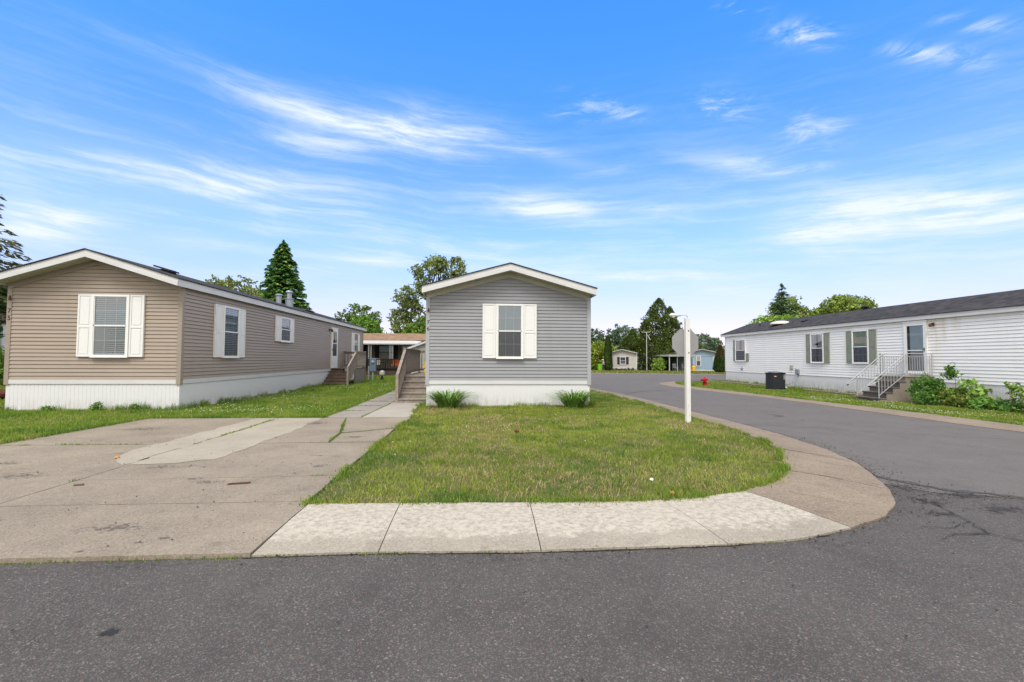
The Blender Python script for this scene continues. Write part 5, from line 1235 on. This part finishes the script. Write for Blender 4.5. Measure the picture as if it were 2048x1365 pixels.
def skin_mesh(nodes, edges, radii, sub=2):
    me = bpy.data.meshes.new('tmp'); me.from_pydata(nodes, edges, []); o = bpy.data.objects.new('tmp', me); C.objects.link(o)
    o.modifiers.new('s', 'SKIN'); s = o.modifiers.new('d', 'SUBSURF'); s.levels = sub
    for i, r in enumerate(radii): me.skin_vertices[0].data[i].radius = (r, r) if not isinstance(r, tuple) else r
    me.skin_vertices[0].data[0].use_root = True
    bpy.context.view_layer.update()
    out = bpy.data.meshes.new_from_object(o.evaluated_get(bpy.context.evaluated_depsgraph_get())); bpy.data.objects.remove(o); return out
def person(x, y, z):
    t = thing('person', 'person in pale top, dark trousers and white cap standing beside the green bin', 'person', (x, y, z))
    # stooping slightly, reaching towards the bin (towards -x)
    nd = [(0, 0, .92), (0, 0, 1.10), (-.03, 0, 1.30), (-.07, 0, 1.42), (-.10, 0, 1.52), (-.12, 0, 1.66),
          (.0, -.09, .86), (-.02, -.10, .48), (.02, -.10, .08), (-.10, -.10, .04), (.0, .09, .86), (.04, .10, .48), (.12, .10, .08), (.0, .10, .04),
          (-.06, -.18, 1.38), (-.14, -.21, 1.12), (-.36, -.18, 1.02), (-.44, -.17, 1.0), (-.06, .18, 1.38), (-.10, .21, 1.10), (-.32, .18, 1.02), (-.40, .17, 1.0)]
    ed = [(0, 1), (1, 2), (2, 3), (3, 4), (4, 5), (0, 6), (6, 7), (7, 8), (8, 9), (0, 10), (10, 11), (11, 12), (12, 13), (3, 14), (14, 15), (15, 16), (16, 17), (3, 18), (18, 19), (19, 20), (20, 21)]
    ra = [.14, .13, .15, .10, .055, .10, .085, .06, .045, .04, .085, .06, .045, .04, .055, .042, .034, .04, .055, .042, .034, .04]
    me = skin_mesh(nd, ed, ra); me.materials.append(mSkin); o = bpy.data.objects.new('body', me); C.objects.link(o); o.parent = t
    for nm, idx, mt, gr in (('top', [1, 2, 3, 14, 15, 18, 19], mShirt, .02), ('trousers', [0, 6, 7, 8, 10, 11, 12], mNavy, .02)):
        nn = [nd[i] for i in idx]; mp_ = {i: k for k, i in enumerate(idx)}; ee = [(mp_[a], mp_[b]) for a, b in ed if a in mp_ and b in mp_]
        me = skin_mesh(nn, ee, [ra[i]+gr for i in idx]); me.materials.append(mt); c = bpy.data.objects.new(nm, me); C.objects.link(c); c.parent = t
    m = MB(); m.lathe((x-.12, y, z+1.69), [(.125, 0), (.12, .06), (.08, .11), (.01, .125)], 14); m.lathe((x-.18, y, z+1.69), [(.12, 0), (.12, .012)], 12); m.build('cap', mPink, t, smooth=True)
person(19.55, 71.2, float(T(19.55, 71.2))+.02)

# ------------------------------------------------------------------ plants
def quads_from(c, d1, d2, col):
    n = len(c); V = np.stack([c-d1, c-d2*.5, c+d1, c+d2*.5], 1).reshape(-1, 3); F = np.arange(n*4).reshape(-1, 4)
    return V, F, np.repeat(col, 4, 0)
LB = 2.0
def rdir(n):
    v = RNG.normal(size=(n, 3)); return v/np.linalg.norm(v, axis=1)[:, None]
def leafcol(n, base, var=.35, alt=None, altp=.3):
    c = np.array(base)[None]*(1-var+2*var*RNG.random(n))[:, None]
    if alt is not None:
        k = (RNG.random(n) < altp)[:, None]; c = np.where(k, np.array(alt)[None]*(.8+.4*RNG.random(n))[:, None], c)
    return c
def crown_mesh(blobs, leaf, base, alt=None, dens=1., clumps=None, flat=1., parent=None, depth=None, sparse=0.):
    """blobs: (x, y, z, rx, ry, rz); leaves gather in clumps spread through each blob"""
    CC = []; 
    for bx, by, bz, rx, ry, rz in blobs:
        area = (rx*rz+ry*rz+rx*ry)/3*12.6; cr = max(leaf*2.2, min(rx, rz)*.26)
        nc = max(6, int(area/(cr*cr)*.75*dens)); d = rdir(nc); rad = (.35+.65*RNG.random(nc)**.45)[:, None]
        cen = np.array([[bx, by, bz]])+d*rad*np.array([[rx, ry, rz]])
        if sparse: cen = cen[RNG.random(nc) > sparse]; nc = len(cen)
        tint = (.75+.5*RNG.random(nc))
        nl = max(5, int((cr/leaf)**2*3.2)); k = np.repeat(np.arange(nc), nl)
        off = rdir(len(k))*(RNG.random(len(k))**.5)[:, None]*cr*np.array([[1, 1, .7]])*(.6+.8*RNG.random(nc))[k][:, None]
        CC.append((cen[k]+off, tint[k]))
    c = np.concatenate([a for a, _ in CC]); ti = np.concatenate([b for _, b in CC]); n = len(c)
    d1 = rdir(n)*leaf*(.5+.5*RNG.random(n))[:, None]; r2 = rdir(n); d2 = np.cross(d1, r2); d2 = d2/np.linalg.norm(d2, axis=1)[:, None]*np.linalg.norm(d1, axis=1)[:, None]*1.1
    col = leafcol(n, base, .3, alt)*ti[:, None]*LB
    return quads_from(c, d1, d2, col)
def limb(m, a, b, r0, r1, wob=.08, k=5, sides=6):
    a = Vector(a); b = Vector(b); L_ = (b-a).length; pts = []; rr = []
    for i in range(k+1):
        t = i/k; p = a.lerp(b, t)+Vector((random.uniform(-1, 1), random.uniform(-1, 1), random.uniform(-.5, .5)))*wob*L_*math.sin(math.pi*t)*.5; pts.append(p); rr.append(r0+(r1-r0)*t)
    m.tube(pts, rr, sides); return pts
def broad_tree(name, label, x, y, blobs, leaf, base, alt=None, dens=1., trunk_r=.22, cat='tree', group=None, sparse=0., limbs=None, z=0., fork=None):
    """blobs given as (dx, dz, r) or (dx, dz, rx, rz) in metres from the trunk foot"""
    t = thing(name, label, cat, (x, y, z), group)
    BB = []
    for b in blobs:
        dx, dz, rx = b[:3]; rz = b[3] if len(b) > 3 else rx*.85; dy = random.uniform(-.4, .4)*rx
        BB.append((x+dx, y+dy, z+dz, rx, rx, rz))
    V, F, c = crown_mesh(BB, leaf, base, alt, dens, sparse=sparse); np_mesh('crown', V, F, mLeaf, c, t)
    m = MB(); top = min(b[2]-b[5]*.3 for b in BB); fz = fork if fork else max(z+.8, top-.5)
    limb(m, (x, y, z-.1), (x, y, fz), trunk_r*1.15, trunk_r*.8, .03)
    for b in BB:
        e = Vector((b[0], b[1], b[2])); p = limb(m, (x, y, fz-.05), e, trunk_r*.55, trunk_r*.15, .22, 6)
        for q in range(5):
            d = rdir(1)[0]; limb(m, p[4], e+Vector((d[0]*b[3], d[1]*b[4], d[2]*b[5]))*.75+Vector((0, 0, 0))*0 if False else Vector((e.x+d[0]*b[3]*.75, e.y+d[1]*b[4]*.75, e.z+d[2]*b[5]*.75)), trunk_r*.14, trunk_r*.05, .15, 3, 4)
    m.build('trunk', mBark, t, smooth=True); return t
def conifer(name, label, x, y, h, r0, base, alt=None, z=0., lowest=.06, droop=.25, spray=.28, dens=1., pw=.8, cat='tree', irregular=.25, tiers=None, group=None, leafw=.5, uplift=0.):
    t = thing(name, label, cat, (x, y, z), group); m = MB(); limb(m, (x, y, z-.1), (x, y, z+h*.97), h*.020+.04, .02, .01, 6, 8)
    c_ = []; d1_ = []; d2_ = []; col_ = []
    tiers = tiers or int(h/.42); 
    for i in range(tiers):
        f = i/(tiers-1); hh = z+h*(lowest+(1-lowest)*f)*.985; L_ = r0*(1-f)**pw+.12
        nb = max(4, int((7+6*(1-f))*dens)); ph = random.random()*6.28
        for b in range(nb):
            a = ph+b*6.283/nb+random.uniform(-.2, .2); l = L_*(1-irregular+2*irregular*random.random()*.9); ca, sa = math.cos(a), math.sin(a)
            dz = -droop*l*(.6+.6*random.random())+uplift*l; h0 = hh+random.uniform(-.15, .15)
            if l > .5: m.tube([(x, y, h0), (x+ca*l*.55, y+sa*l*.55, h0+dz*.35), (x+ca*l*.95, y+sa*l*.95, h0+dz)], [.012+.02*(1-f), .012, .004], 4, cap=False)
            n = max(5, int(l/spray*9*dens)); s = RNG.random(n)**.75; wv = RNG.normal(0, 1, n)
            wd = .34*l*(1-s*.75)*.6+.05
            px_ = x+ca*l*s-sa*wv*wd*.5; py_ = y+sa*l*s+ca*wv*wd*.5; pz = h0+dz*s**1.3-np.abs(wv)*wd*.18-RNG.random(n)*spray*.45
            c_.append(np.stack([px_, py_, pz], 1))
            aa = a+np.clip(wv, -1.2, 1.2)*.7; ln = spray*(.55+.6*RNG.random(n))
            dd = np.stack([np.cos(aa)*ln, np.sin(aa)*ln, -ln*(.12+.5*RNG.random(n))+uplift*ln], 1); d1_.append(dd*.5)
            up = np.stack([-np.sin(aa), np.cos(aa), RNG.normal(0, .6, n)], 1); d2_.append(up/np.linalg.norm(up, axis=1)[:, None]*ln[:, None]*leafw)
            tint = .7+.6*random.random(); col_.append(leafcol(n, base, .3, alt, .25)*tint*2.9)
    V, F, c = quads_from(np.concatenate(c_), np.concatenate(d1_), np.concatenate(d2_), np.concatenate(col_))
    np_mesh('crown', V, F, mLeaf, c, t); m.build('trunk', mBark, t); return t
def shrub(name, label, blobs, leaf, base, alt=None, dens=1., cat='shrub', z0=None, stems=True, group=None, sparse=0.):
    x, y = blobs[0][0], blobs[0][1]; zz = float(T(x, y)) if z0 is None else z0
    t = thing(name, label, cat, (x, y, zz), group)
    V, F, c = crown_mesh([(a, b, zz+cz, rx, ry, rz) for a, b, cz, rx, ry, rz in blobs], leaf, base, alt, dens, sparse=sparse); np_mesh('foliage', V, F, mLeaf, c, t)
    m = MB()
    for a, b, cz, rx, ry, rz in blobs:
        for q in range(4): limb(m, (a+random.uniform(-.1, .1), b, zz), (a+random.uniform(-.6, .6)*rx, b+random.uniform(-.5, .5)*ry, zz+cz+random.uniform(-.2, .6)*rz), .014, .005, .2, 4, 4)
    if stems: m.build('stems', mBark, t)
    return t
DG = (.028, .060, .016); MG = (.055, .10, .020); YG = (.13, .17, .022); BG = (.08, .15, .02); OL = (.085, .105, .03); DIS = (.055, .085, .05)
# left edge: larch-like tree whose boughs reach into the frame, bushes under it
conifer('conifer_tree', 'tall drooping conifer cut by the left edge of the photo', -26.6, 23.5, 13, 5.5, (.040, .050, .018), (.075, .060, .024), z=0, lowest=.30, droop=.10, spray=.36, dens=1.15, pw=.70, irregular=.22, leafw=.4, tiers=13)
broad_tree('broadleaf_tree', 'green leafy tree below the drooping conifer at the left edge', -28.5, 27, [(0, 5.0, 3.0, 1.8), (2.0, 4.6, 1.6, 1.1), (-1, 3.0, 2.5)], .22, (.035, .075, .015), BG, 1., .22)
shrub('leafy_bush', 'bright green bush low behind the left corner of the tan home', [(-23.6, 24, 1.0, 1.2, 1.0, 1.0)], .12, BG, YG)
# behind the tan home
broad_tree('broadleaf_tree', 'pale olive broadleaf tree rising behind the roof of the tan home', -23.5, 43, [(1.3, 7.3, 2.0, 1.5), (-.4, 7.6, 1.3, 1.1), (3.1, 6.4, 1.5, 1.3), (4.2, 6.4, .8, .7), (1.2, 5.2, 2.4, 1.6)], .20, OL, (.15, .17, .05), .8, .2, sparse=.30)
conifer('spruce_tree', 'dense conical spruce behind the tan home', -17.45, 42, 12.0, 3.25, (.036, .080, .022), (.10, .16, .035), lowest=.10, droop=.16, spray=.36, dens=1.7, pw=.72, irregular=.14, uplift=.06, leafw=.6, tiers=38)
broad_tree('broadleaf_tree', 'thin crowned tree beyond the far end of the tan home', -15.6, 60, [(-1.5, 6.6, 1.3, 1.1), (.4, 7.2, 1.5, 1.1), (2.2, 6.6, .9, 1.0), (.3, 5.6, 2.4, 1.3)], .24, MG, OL, .8, .2, sparse=.3)
broad_tree('broadleaf_tree', 'bright green rounded tree just beyond the far end of the tan home', -12.7, 52, [(0, 4.6, 1.7, 1.5), (1.2, 3.8, 1.2, 1.2)], .18, BG, (.10, .18, .03), 1.2, .2)
broad_tree('broadleaf_tree', 'tall open crowned tree with bare limbs behind the grey home', -4.6, 50, [(-2.05, 10.9, .75), (-.25, 11.3, 1.25, 1.2), (.35, 11.6, .9), (2.1, 11.3, 1.05, 1.2), (1.1, 10.2, .6), (-1.35, 9.2, .95, 1.1), (-1.15, 8.4, .85), (-3.1, 7.9, 1.2, 1.2), (-2.9, 6.9, 1.3), (-4.1, 5.7, 1.15, 1.1), (-3.4, 4.7, 1.3)], .20, (.10, .125, .042), (.13, .16, .05), 1.0, .30, sparse=.12, fork=4.6)
broad_tree('broadleaf_tree', 'dense rounded light green tree beside the corner of the grey home', -5.55, 46, [(0, 4.35, 1.25, 1.3), (-.9, 3.9, 1.0, 1.0), (.9, 4.0, 1.1, 1.2), (1.1, 5.2, .7, 1.2)], .13, (.075, .13, .022), (.11, .17, .035), 1.5, .2)
# across the cross street
broad_tree('broadleaf_tree', 'broad bushy yellow green tree behind the lime bin', 19.6, 76, [(-.8, 2.2, 2.0, 1.8), (.3, 3.6, 1.6, 1.3), (-2.4, 1.6, 1.5, 1.5), (2.2, 3.4, 1.4, 1.1), (.5, 1.2, 2.4, 1.4)], .24, YG, (.17, .20, .03), 1., .2, z=-.42)
def column(name, label, x, y, z, h, r, base, alt, spray=.2, pw=.5, topalt=None):
    t = thing(name, label, 'tree', (x, y, z)); n = int(2600*h*r/2); f = RNG.random(n)**.9; a = RNG.random(n)*6.283
    prof = r*np.minimum(1, (f/.12)**.5)*(1-f)**pw*1.15; rad = prof*(.72+.3*RNG.random(n))
    c = np.stack([x+rad*np.cos(a), y+rad*np.sin(a), z+.05+f*h], 1)
    d1 = np.stack([np.cos(a)*.25, np.sin(a)*.25, np.ones(n)], 1)*spray*.5; d1 += RNG.normal(0, spray*.12, (n, 3)); d2 = np.stack([-np.sin(a), np.cos(a), RNG.normal(0, .3, n)], 1)*spray*.55
    col = leafcol(n, base, .35, alt)
    if topalt is not None:
        k = ((f > .62) & (RNG.random(n) < .6))[:, None]; col = np.where(k, np.array(topalt)[None]*(.7+.6*RNG.random(n))[:, None], col)
    V, F, cc = quads_from(c, d1, d2, col); np_mesh('crown', V, F, mLeaf, cc, t); MB().tube([(x, y, z-.05), (x, y, z+h*.9)], [.09, .02], 6).build('trunk', mBark, t); return t
column('columnar_evergreen', 'narrow dark evergreen column left of the pale beige home', 20.3, 71.6, -.42, 5.4, .62, (.035, .065, .012), (.07, .10, .015), .3, .35)
column('columnar_evergreen', 'second narrow dark evergreen column, nearer the pale beige home', 20.85, 72.4, -.42, 4.9, .45, (.035, .065, .012), (.07, .10, .015), .3, .35)
column('columnar_evergreen', 'broad cone evergreen with reddish top beside the white home corner', 33.3, 61.6, -.38, 3.7, .95, (.025, .055, .012), (.05, .09, .015), .28, .62, (.13, .055, .025))
# the big irregular conifer: one trunk, many upswept masses
def cedar():
    x, y, z = 31.0, 76, -.42
    t = thing('cedar_tree', 'huge dark irregular evergreen between the two far homes', 'tree', (x, y, z)); m = MB()
    limb(m, (x, y, z), (x+.2, y, z+12.2), .38, .05, .02, 8, 8)
    tops = [(0, 12.4, 3.4, 8.2), (-3.0, 8.6, 2.4, 6.6), (-4.9, 7.0, 2.2, 5.5), (2.3, 9.0, 2.4, 7.0), (4.0, 7.0, 2.3, 5.2), (-6.2, 5.6, 1.9, 4.2), (-1.4, 10.4, 2.5, 7.0), (1.2, 10.8, 2.4, 7.5), (-2.2, 6.0, 3.2, 5.5), (1.8, 6.0, 3.2, 5.5), (-4.6, 3.6, 2.6, 3.8), (4.6, 4.6, 1.8, 4.2)]
    c_ = []; d1_ = []; d2_ = []; col_ = []
    for dx, tz, r, hh in tops:
        yy = y+random.uniform(-2, 2); n = int(r*hh*140); f = RNG.random(n)**.8; a = RNG.random(n)*6.283; lump = .45+.85*vnoise(a*1.3+dx*3, f*9+dx, 1.3, 2)+.25*RNG.random(n)
        r *= 1.18; rad = r*(1-f)**.75*lump; cx = np.stack([x+dx*(1-.05*f)+rad*np.cos(a), yy+rad*np.sin(a), z+tz-hh*(1-f)], 1)
        s = .42; k = cx[:, 2] > z+.1
        d1 = np.stack([np.cos(a)*.8, np.sin(a)*.8, .35+RNG.normal(0, .35, n)], 1)*s*.5*(.6+.7*RNG.random(n))[:, None]; d2 = np.stack([-np.sin(a), np.cos(a), RNG.normal(0, .5, n)], 1)*s*.5
        tt = .6+.8*vnoise(a*2+dx, f*12, 1., 3); col = leafcol(n, (.10, .15, .036), .3, (.19, .25, .05), .4)*tt[:, None]
        c_.append(cx[k]); d1_.append(d1[k]); d2_.append(d2[k]); col_.append(col[k]); limb(m, (x, y, z+1.5), (x+dx, yy, z+tz-.4), .12, .02, .08, 5, 5)
    V, F, c = quads_from(*[np.concatenate(q) for q in (c_, d1_, d2_, col_)]); np_mesh('crown', V, F, mLeaf, c, t); m.build('trunk', mBark, t)
cedar()
broad_tree('broadleaf_tree', 'lower green tree leaning right of the pale beige home', 29.5, 86, [(0, 4.2, 1.9, 1.6), (-.8, 2.6, 1.6), (1.6, 3.6, 1.7), (.6, 5.2, 1.2, 1.)], .26, MG, OL, 1., .2, z=-.42)
shrub('leafy_bush', 'light green bush below the huge evergreen left of the carport', [(28.1, 70.6, .9, 1.0, .9, .95), (28.6, 70.9, 1.6, .7, .7, .6)], .2, (.11, .18, .03), YG)
m = MB()
for i in range(12): m.box(26.95+i*.16, 27.08+i*.16, 74.9, 74.93, -.42, 1.2)
solo(m, 'dark_fence', mWoodK, 'dark board fence behind the crossbar lamp pole', 'fence')
far = [(-6, 8.4, 4.5, 'hazy tree at the left end of the far tree line'), (0, 9.4, 3.2, 'hazy tree behind the narrow evergreen columns'), (7.5, 10.4, 3.9, 'tallest hazy tree behind the pale beige home'), (40, 7.8, 4.4, 'hazy tree right of the huge evergreen'), (46, 8.4, 4.6, 'hazy tree behind the reddish evergreen cone')]
for dx, h, r, lb in far:
    broad_tree('broadleaf_tree', lb, 29.5+dx if dx < 30 else 12.5+dx, 118, [(0, h-r*.55, r, r*.6), (-r*.55, h-r*1.1, r*.7, r*.55), (r*.55, h-r*1.0, r*.75, r*.5), (0, h*.35, r*1.1, h*.35)], .42, DIS, (.07, .10, .06), .9, .3, z=-.42, sparse=.12)
# dense belt of far trees that reads as one mass
def belt():
    BB = []
    for i in range(26): BB.append((6+i*2.9+random.uniform(-1, 1), 128+random.uniform(-4, 4), 2.3+random.random(), 2.6, 2.6, 2.6+random.random()))
    V, F, c = crown_mesh(BB, .55, (.045, .07, .035), (.06, .09, .05), .8); tag(np_mesh('tree_belt', V, F, mLeaf, c), kind='stuff')
belt()
# behind the white home
conifer('spruce_tree', 'dark pointed spruce behind the white home', 31.7, 46, 9.8, 3.4, (.028, .055, .020), (.06, .10, .03), lowest=.1, droop=.1, spray=.42, dens=1.1, pw=.9, irregular=.3, uplift=.12, leafw=.35, z=-.3)
broad_tree('broadleaf_tree', 'light olive tree just right of the dark spruce', 34.2, 49, [(0, 7.0, 1.7, 1.9), (1.2, 6.0, 1.5, 1.6), (-.6, 5.4, 1.6)], .22, (.10, .13, .035), (.14, .17, .05), 1.1, .2, z=-.3)
broad_tree('broadleaf_tree', 'wide light green tree standing highest above the white roof', 37.6, 46, [(0, 7.2, 1.7, 1.3), (2.2, 7.2, 1.9, 1.4), (3.6, 6.3, 1.2, 1.1), (-1.6, 6.2, 1.1, 1.0), (1, 5.4, 2.6, 1.6)], .20, (.095, .135, .025), (.14, .18, .035), 1.3, .24, z=-.3)
broad_tree('broadleaf_tree', 'low bright green tree in front of the dark spruce', 27.8, 42, [(0, 5.0, 1.7, .9), (-1.5, 4.5, .8, .7), (1.6, 5.0, 1.2, .9), (-2.8, 4.1, .5, .4)], .20, (.09, .155, .02), (.13, .19, .03), 1.3, .15, z=-.3)

# daylily clumps
def daylily(label, x, y, n=300, R0=.42, Hh=.62):
    t = thing('daylily_clump', label, 'plant', (x, y, .02), 'daylily clumps at the grey home'); V = []; F = []; cc = []
    for i in range(n):
        a = random.random()*6.283; r = R0*random.random()**.7*.6; bx, by = x+r*math.cos(a), y+r*math.sin(a)*.6; o = a+random.uniform(-.8, .8); L_ = random.uniform(.55, 1.)*Hh*1.25; sp_ = random.uniform(.12, 1.0)**.8; w = random.uniform(.011, .019)
        k = 6; pts = []
        for j in range(k+1):
            s = j/k; out = L_*sp_*(s**1.15)*1.55; up = Hh*.82*math.sin(s*(1.25+1.15*sp_))*(1-.28*sp_)*L_/Hh/1.05
            pts.append((bx+math.cos(o)*out, by+math.sin(o)*out*.8, .03+max(up, .01)))
        b0 = len(V); col = np.array((.14, .27, .05))*random.uniform(.6, 1.5)+np.array((.02, .01, 0))*random.random()
        for j, p in enumerate(pts):
            ww = w*(1-(j/k)**2.2)+.001; V += [(p[0]-math.sin(o)*ww, p[1]+math.cos(o)*ww, p[2]+.004), (p[0]+math.sin(o)*ww, p[1]-math.cos(o)*ww, p[2]+.004)]; cc += [col, col]
        for j in range(k): F.append((b0+2*j, b0+2*j+1, b0+2*j+3, b0+2*j+2))
    np_mesh('leaves', np.array(V), np.array(F), mLeaf, np.array(cc), t); return t
daylily('strap leaved daylily clump at the left corner of the grey home', -.88, 13.35); daylily('strap leaved daylily clump at the right corner of the grey home', 2.78, 13.35, 230)
# plants by the white home
shrub('leafy_bush', 'tall dark green leafy bush against the concrete landing', [(16.95, 16.45, .56, .46, .42, .58), (16.7, 16.1, .28, .45, .4, .3), (17.25, 16.3, .70, .26, .26, .36)], .058, (.045, .105, .018), (.09, .16, .03), 1.3)
shrub('leafy_bush', 'lower mixed bush with reddish tips right of the tall dark bush', [(17.25, 15.55, .34, .5, .4, .38), (17.3, 15.15, .25, .45, .4, .28)], .066, (.075, .14, .02), (.15, .12, .035), 1.2)
shrub('broad_weed', 'upright large leaved weed rising from the mixed bush', [(17.5, 15.15, .75, .22, .2, .30), (17.4, 15.0, .4, .3, .3, .3)], .14, (.10, .17, .03), (.14, .2, .05), .8, cat='plant')
shrub('ground_weeds', 'low sprawling green plants along the skirting of the white home', [(17.3, 14.5, .18, .6, .35, .2), (17.4, 14.0, .16, .5, .3, .2)], .09, (.05, .12, .02), BG, 1.1, cat='plant')
shrub('sapling', 'thin sapling with drooping leaves near the right edge', [(17.45, 13.65, .62, .25, .22, .22), (17.55, 13.35, .5, .28, .25, .2), (17.3, 13.8, .85, .12, .12, .1)], .085, (.09, .15, .03), YG, .6, cat='plant', sparse=.3)
shrub('leafy_bush', 'fine leaved green bush cut by the right edge of the photo', [(17.1, 12.95, .3, .4, .4, .36), (17.3, 12.6, .35, .45, .4, .4)], .05, (.07, .13, .02), YG, 1.3)
shrub('hanging_plant', 'round leafy plant hanging in front of the white siding', [(17.55, 16.0, 1.27, .20, .20, .19)], .07, (.04, .10, .02), BG, 1.4, cat='plant', stems=False)
hpl = bpy.data.objects['hanging_plant']
m = MB(); m.tube([(17.75, 16.0, -.25), (17.75, 16.0, 1.32), (17.70, 16.0, 1.40), (17.60, 16.0, 1.38), (17.55, 16.0, 1.30)], .006, 6); m.build('shepherd_hook', mBlack, hpl)
m = MB(); m.lathe((17.55, 16.0, .88), [(.05, 0), (.10, .05), (.12, .10)], 12); m.build('pot', mWoodK, hpl)
# little plants at the foot of the pale beige home
for i in range(8):
    xx = 21.4+i*.52
    shrub('small_plant', 'small dark plant in the row along the base of the pale beige home', [(xx, 72.4, .2, .17 if i != 7 else .3, .2, .2 if i != 7 else .4)], .12, (.05, .05, .02), (.10, .06, .03), .8, cat='plant', group='small plants along the base of the pale beige home')
# weeds in front of the skirts
for i, (x, y, r, h, lb) in enumerate(((-11.2, 12.85, .12, .10, 'first small weed from the left against the white skirting of the tan home'), (-10.0, 12.85, .16, .12, 'second small weed from the left against the white skirting of the tan home'), (-9.05, 12.85, .10, .10, 'third small weed from the left against the white skirting of the tan home'))):
    shrub('broad_weed', lb, [(x, y, h, r, r*.6, h)], .04, (.06, .12, .02), BG, .8, cat='weed')

# litter and small bits
rock('paper_scrap', 'small white scrap on the grass near the pavement', 2.0, 5.25, .024, mPink, 'litter', .05)
rock('terracotta_chip', 'orange chip at the left tip of the pale driveway patch', -5.05, 6.88, .03, mTerra, 'chip', .03)
rock('orange_leaf', 'orange leaf lying at the grass edge by the pavement', 2.02, 4.72, .022, mTerra, 'leaf', .05)
rock('reddish_leaf', 'reddish brown dead leaf on the middle of the lawn', .72, 8.75, .05, mRust, 'leaf', .06)
m = MB(); m.hexa([(-2.78, 5.38, .034), (-2.57, 5.43, .034), (-2.565, 5.455, .034), (-2.775, 5.405, .034), (-2.78, 5.38, .048), (-2.57, 5.43, .048), (-2.565, 5.455, .048), (-2.775, 5.405, .048)])
solo(m, 'rusty_bar', mRust, 'rusty brown bar lying on the driveway', 'metal bar')
m = MB(); m.hexa([(-4.42, 5.42, .034), (-4.34, 5.44, .034), (-4.35, 5.47, .034), (-4.43, 5.45, .034), (-4.42, 5.42, .05), (-4.34, 5.44, .05), (-4.35, 5.47, .05), (-4.43, 5.45, .05)])
solo(m, 'wood_chip', mWoodD, 'dark wood chip beside the long driveway joint', 'wood chip')
rock('brown_planter', 'brown planter shape beside the left end of the tan home', -15.6, 16.2, .26, mRust, 'planter', .1)
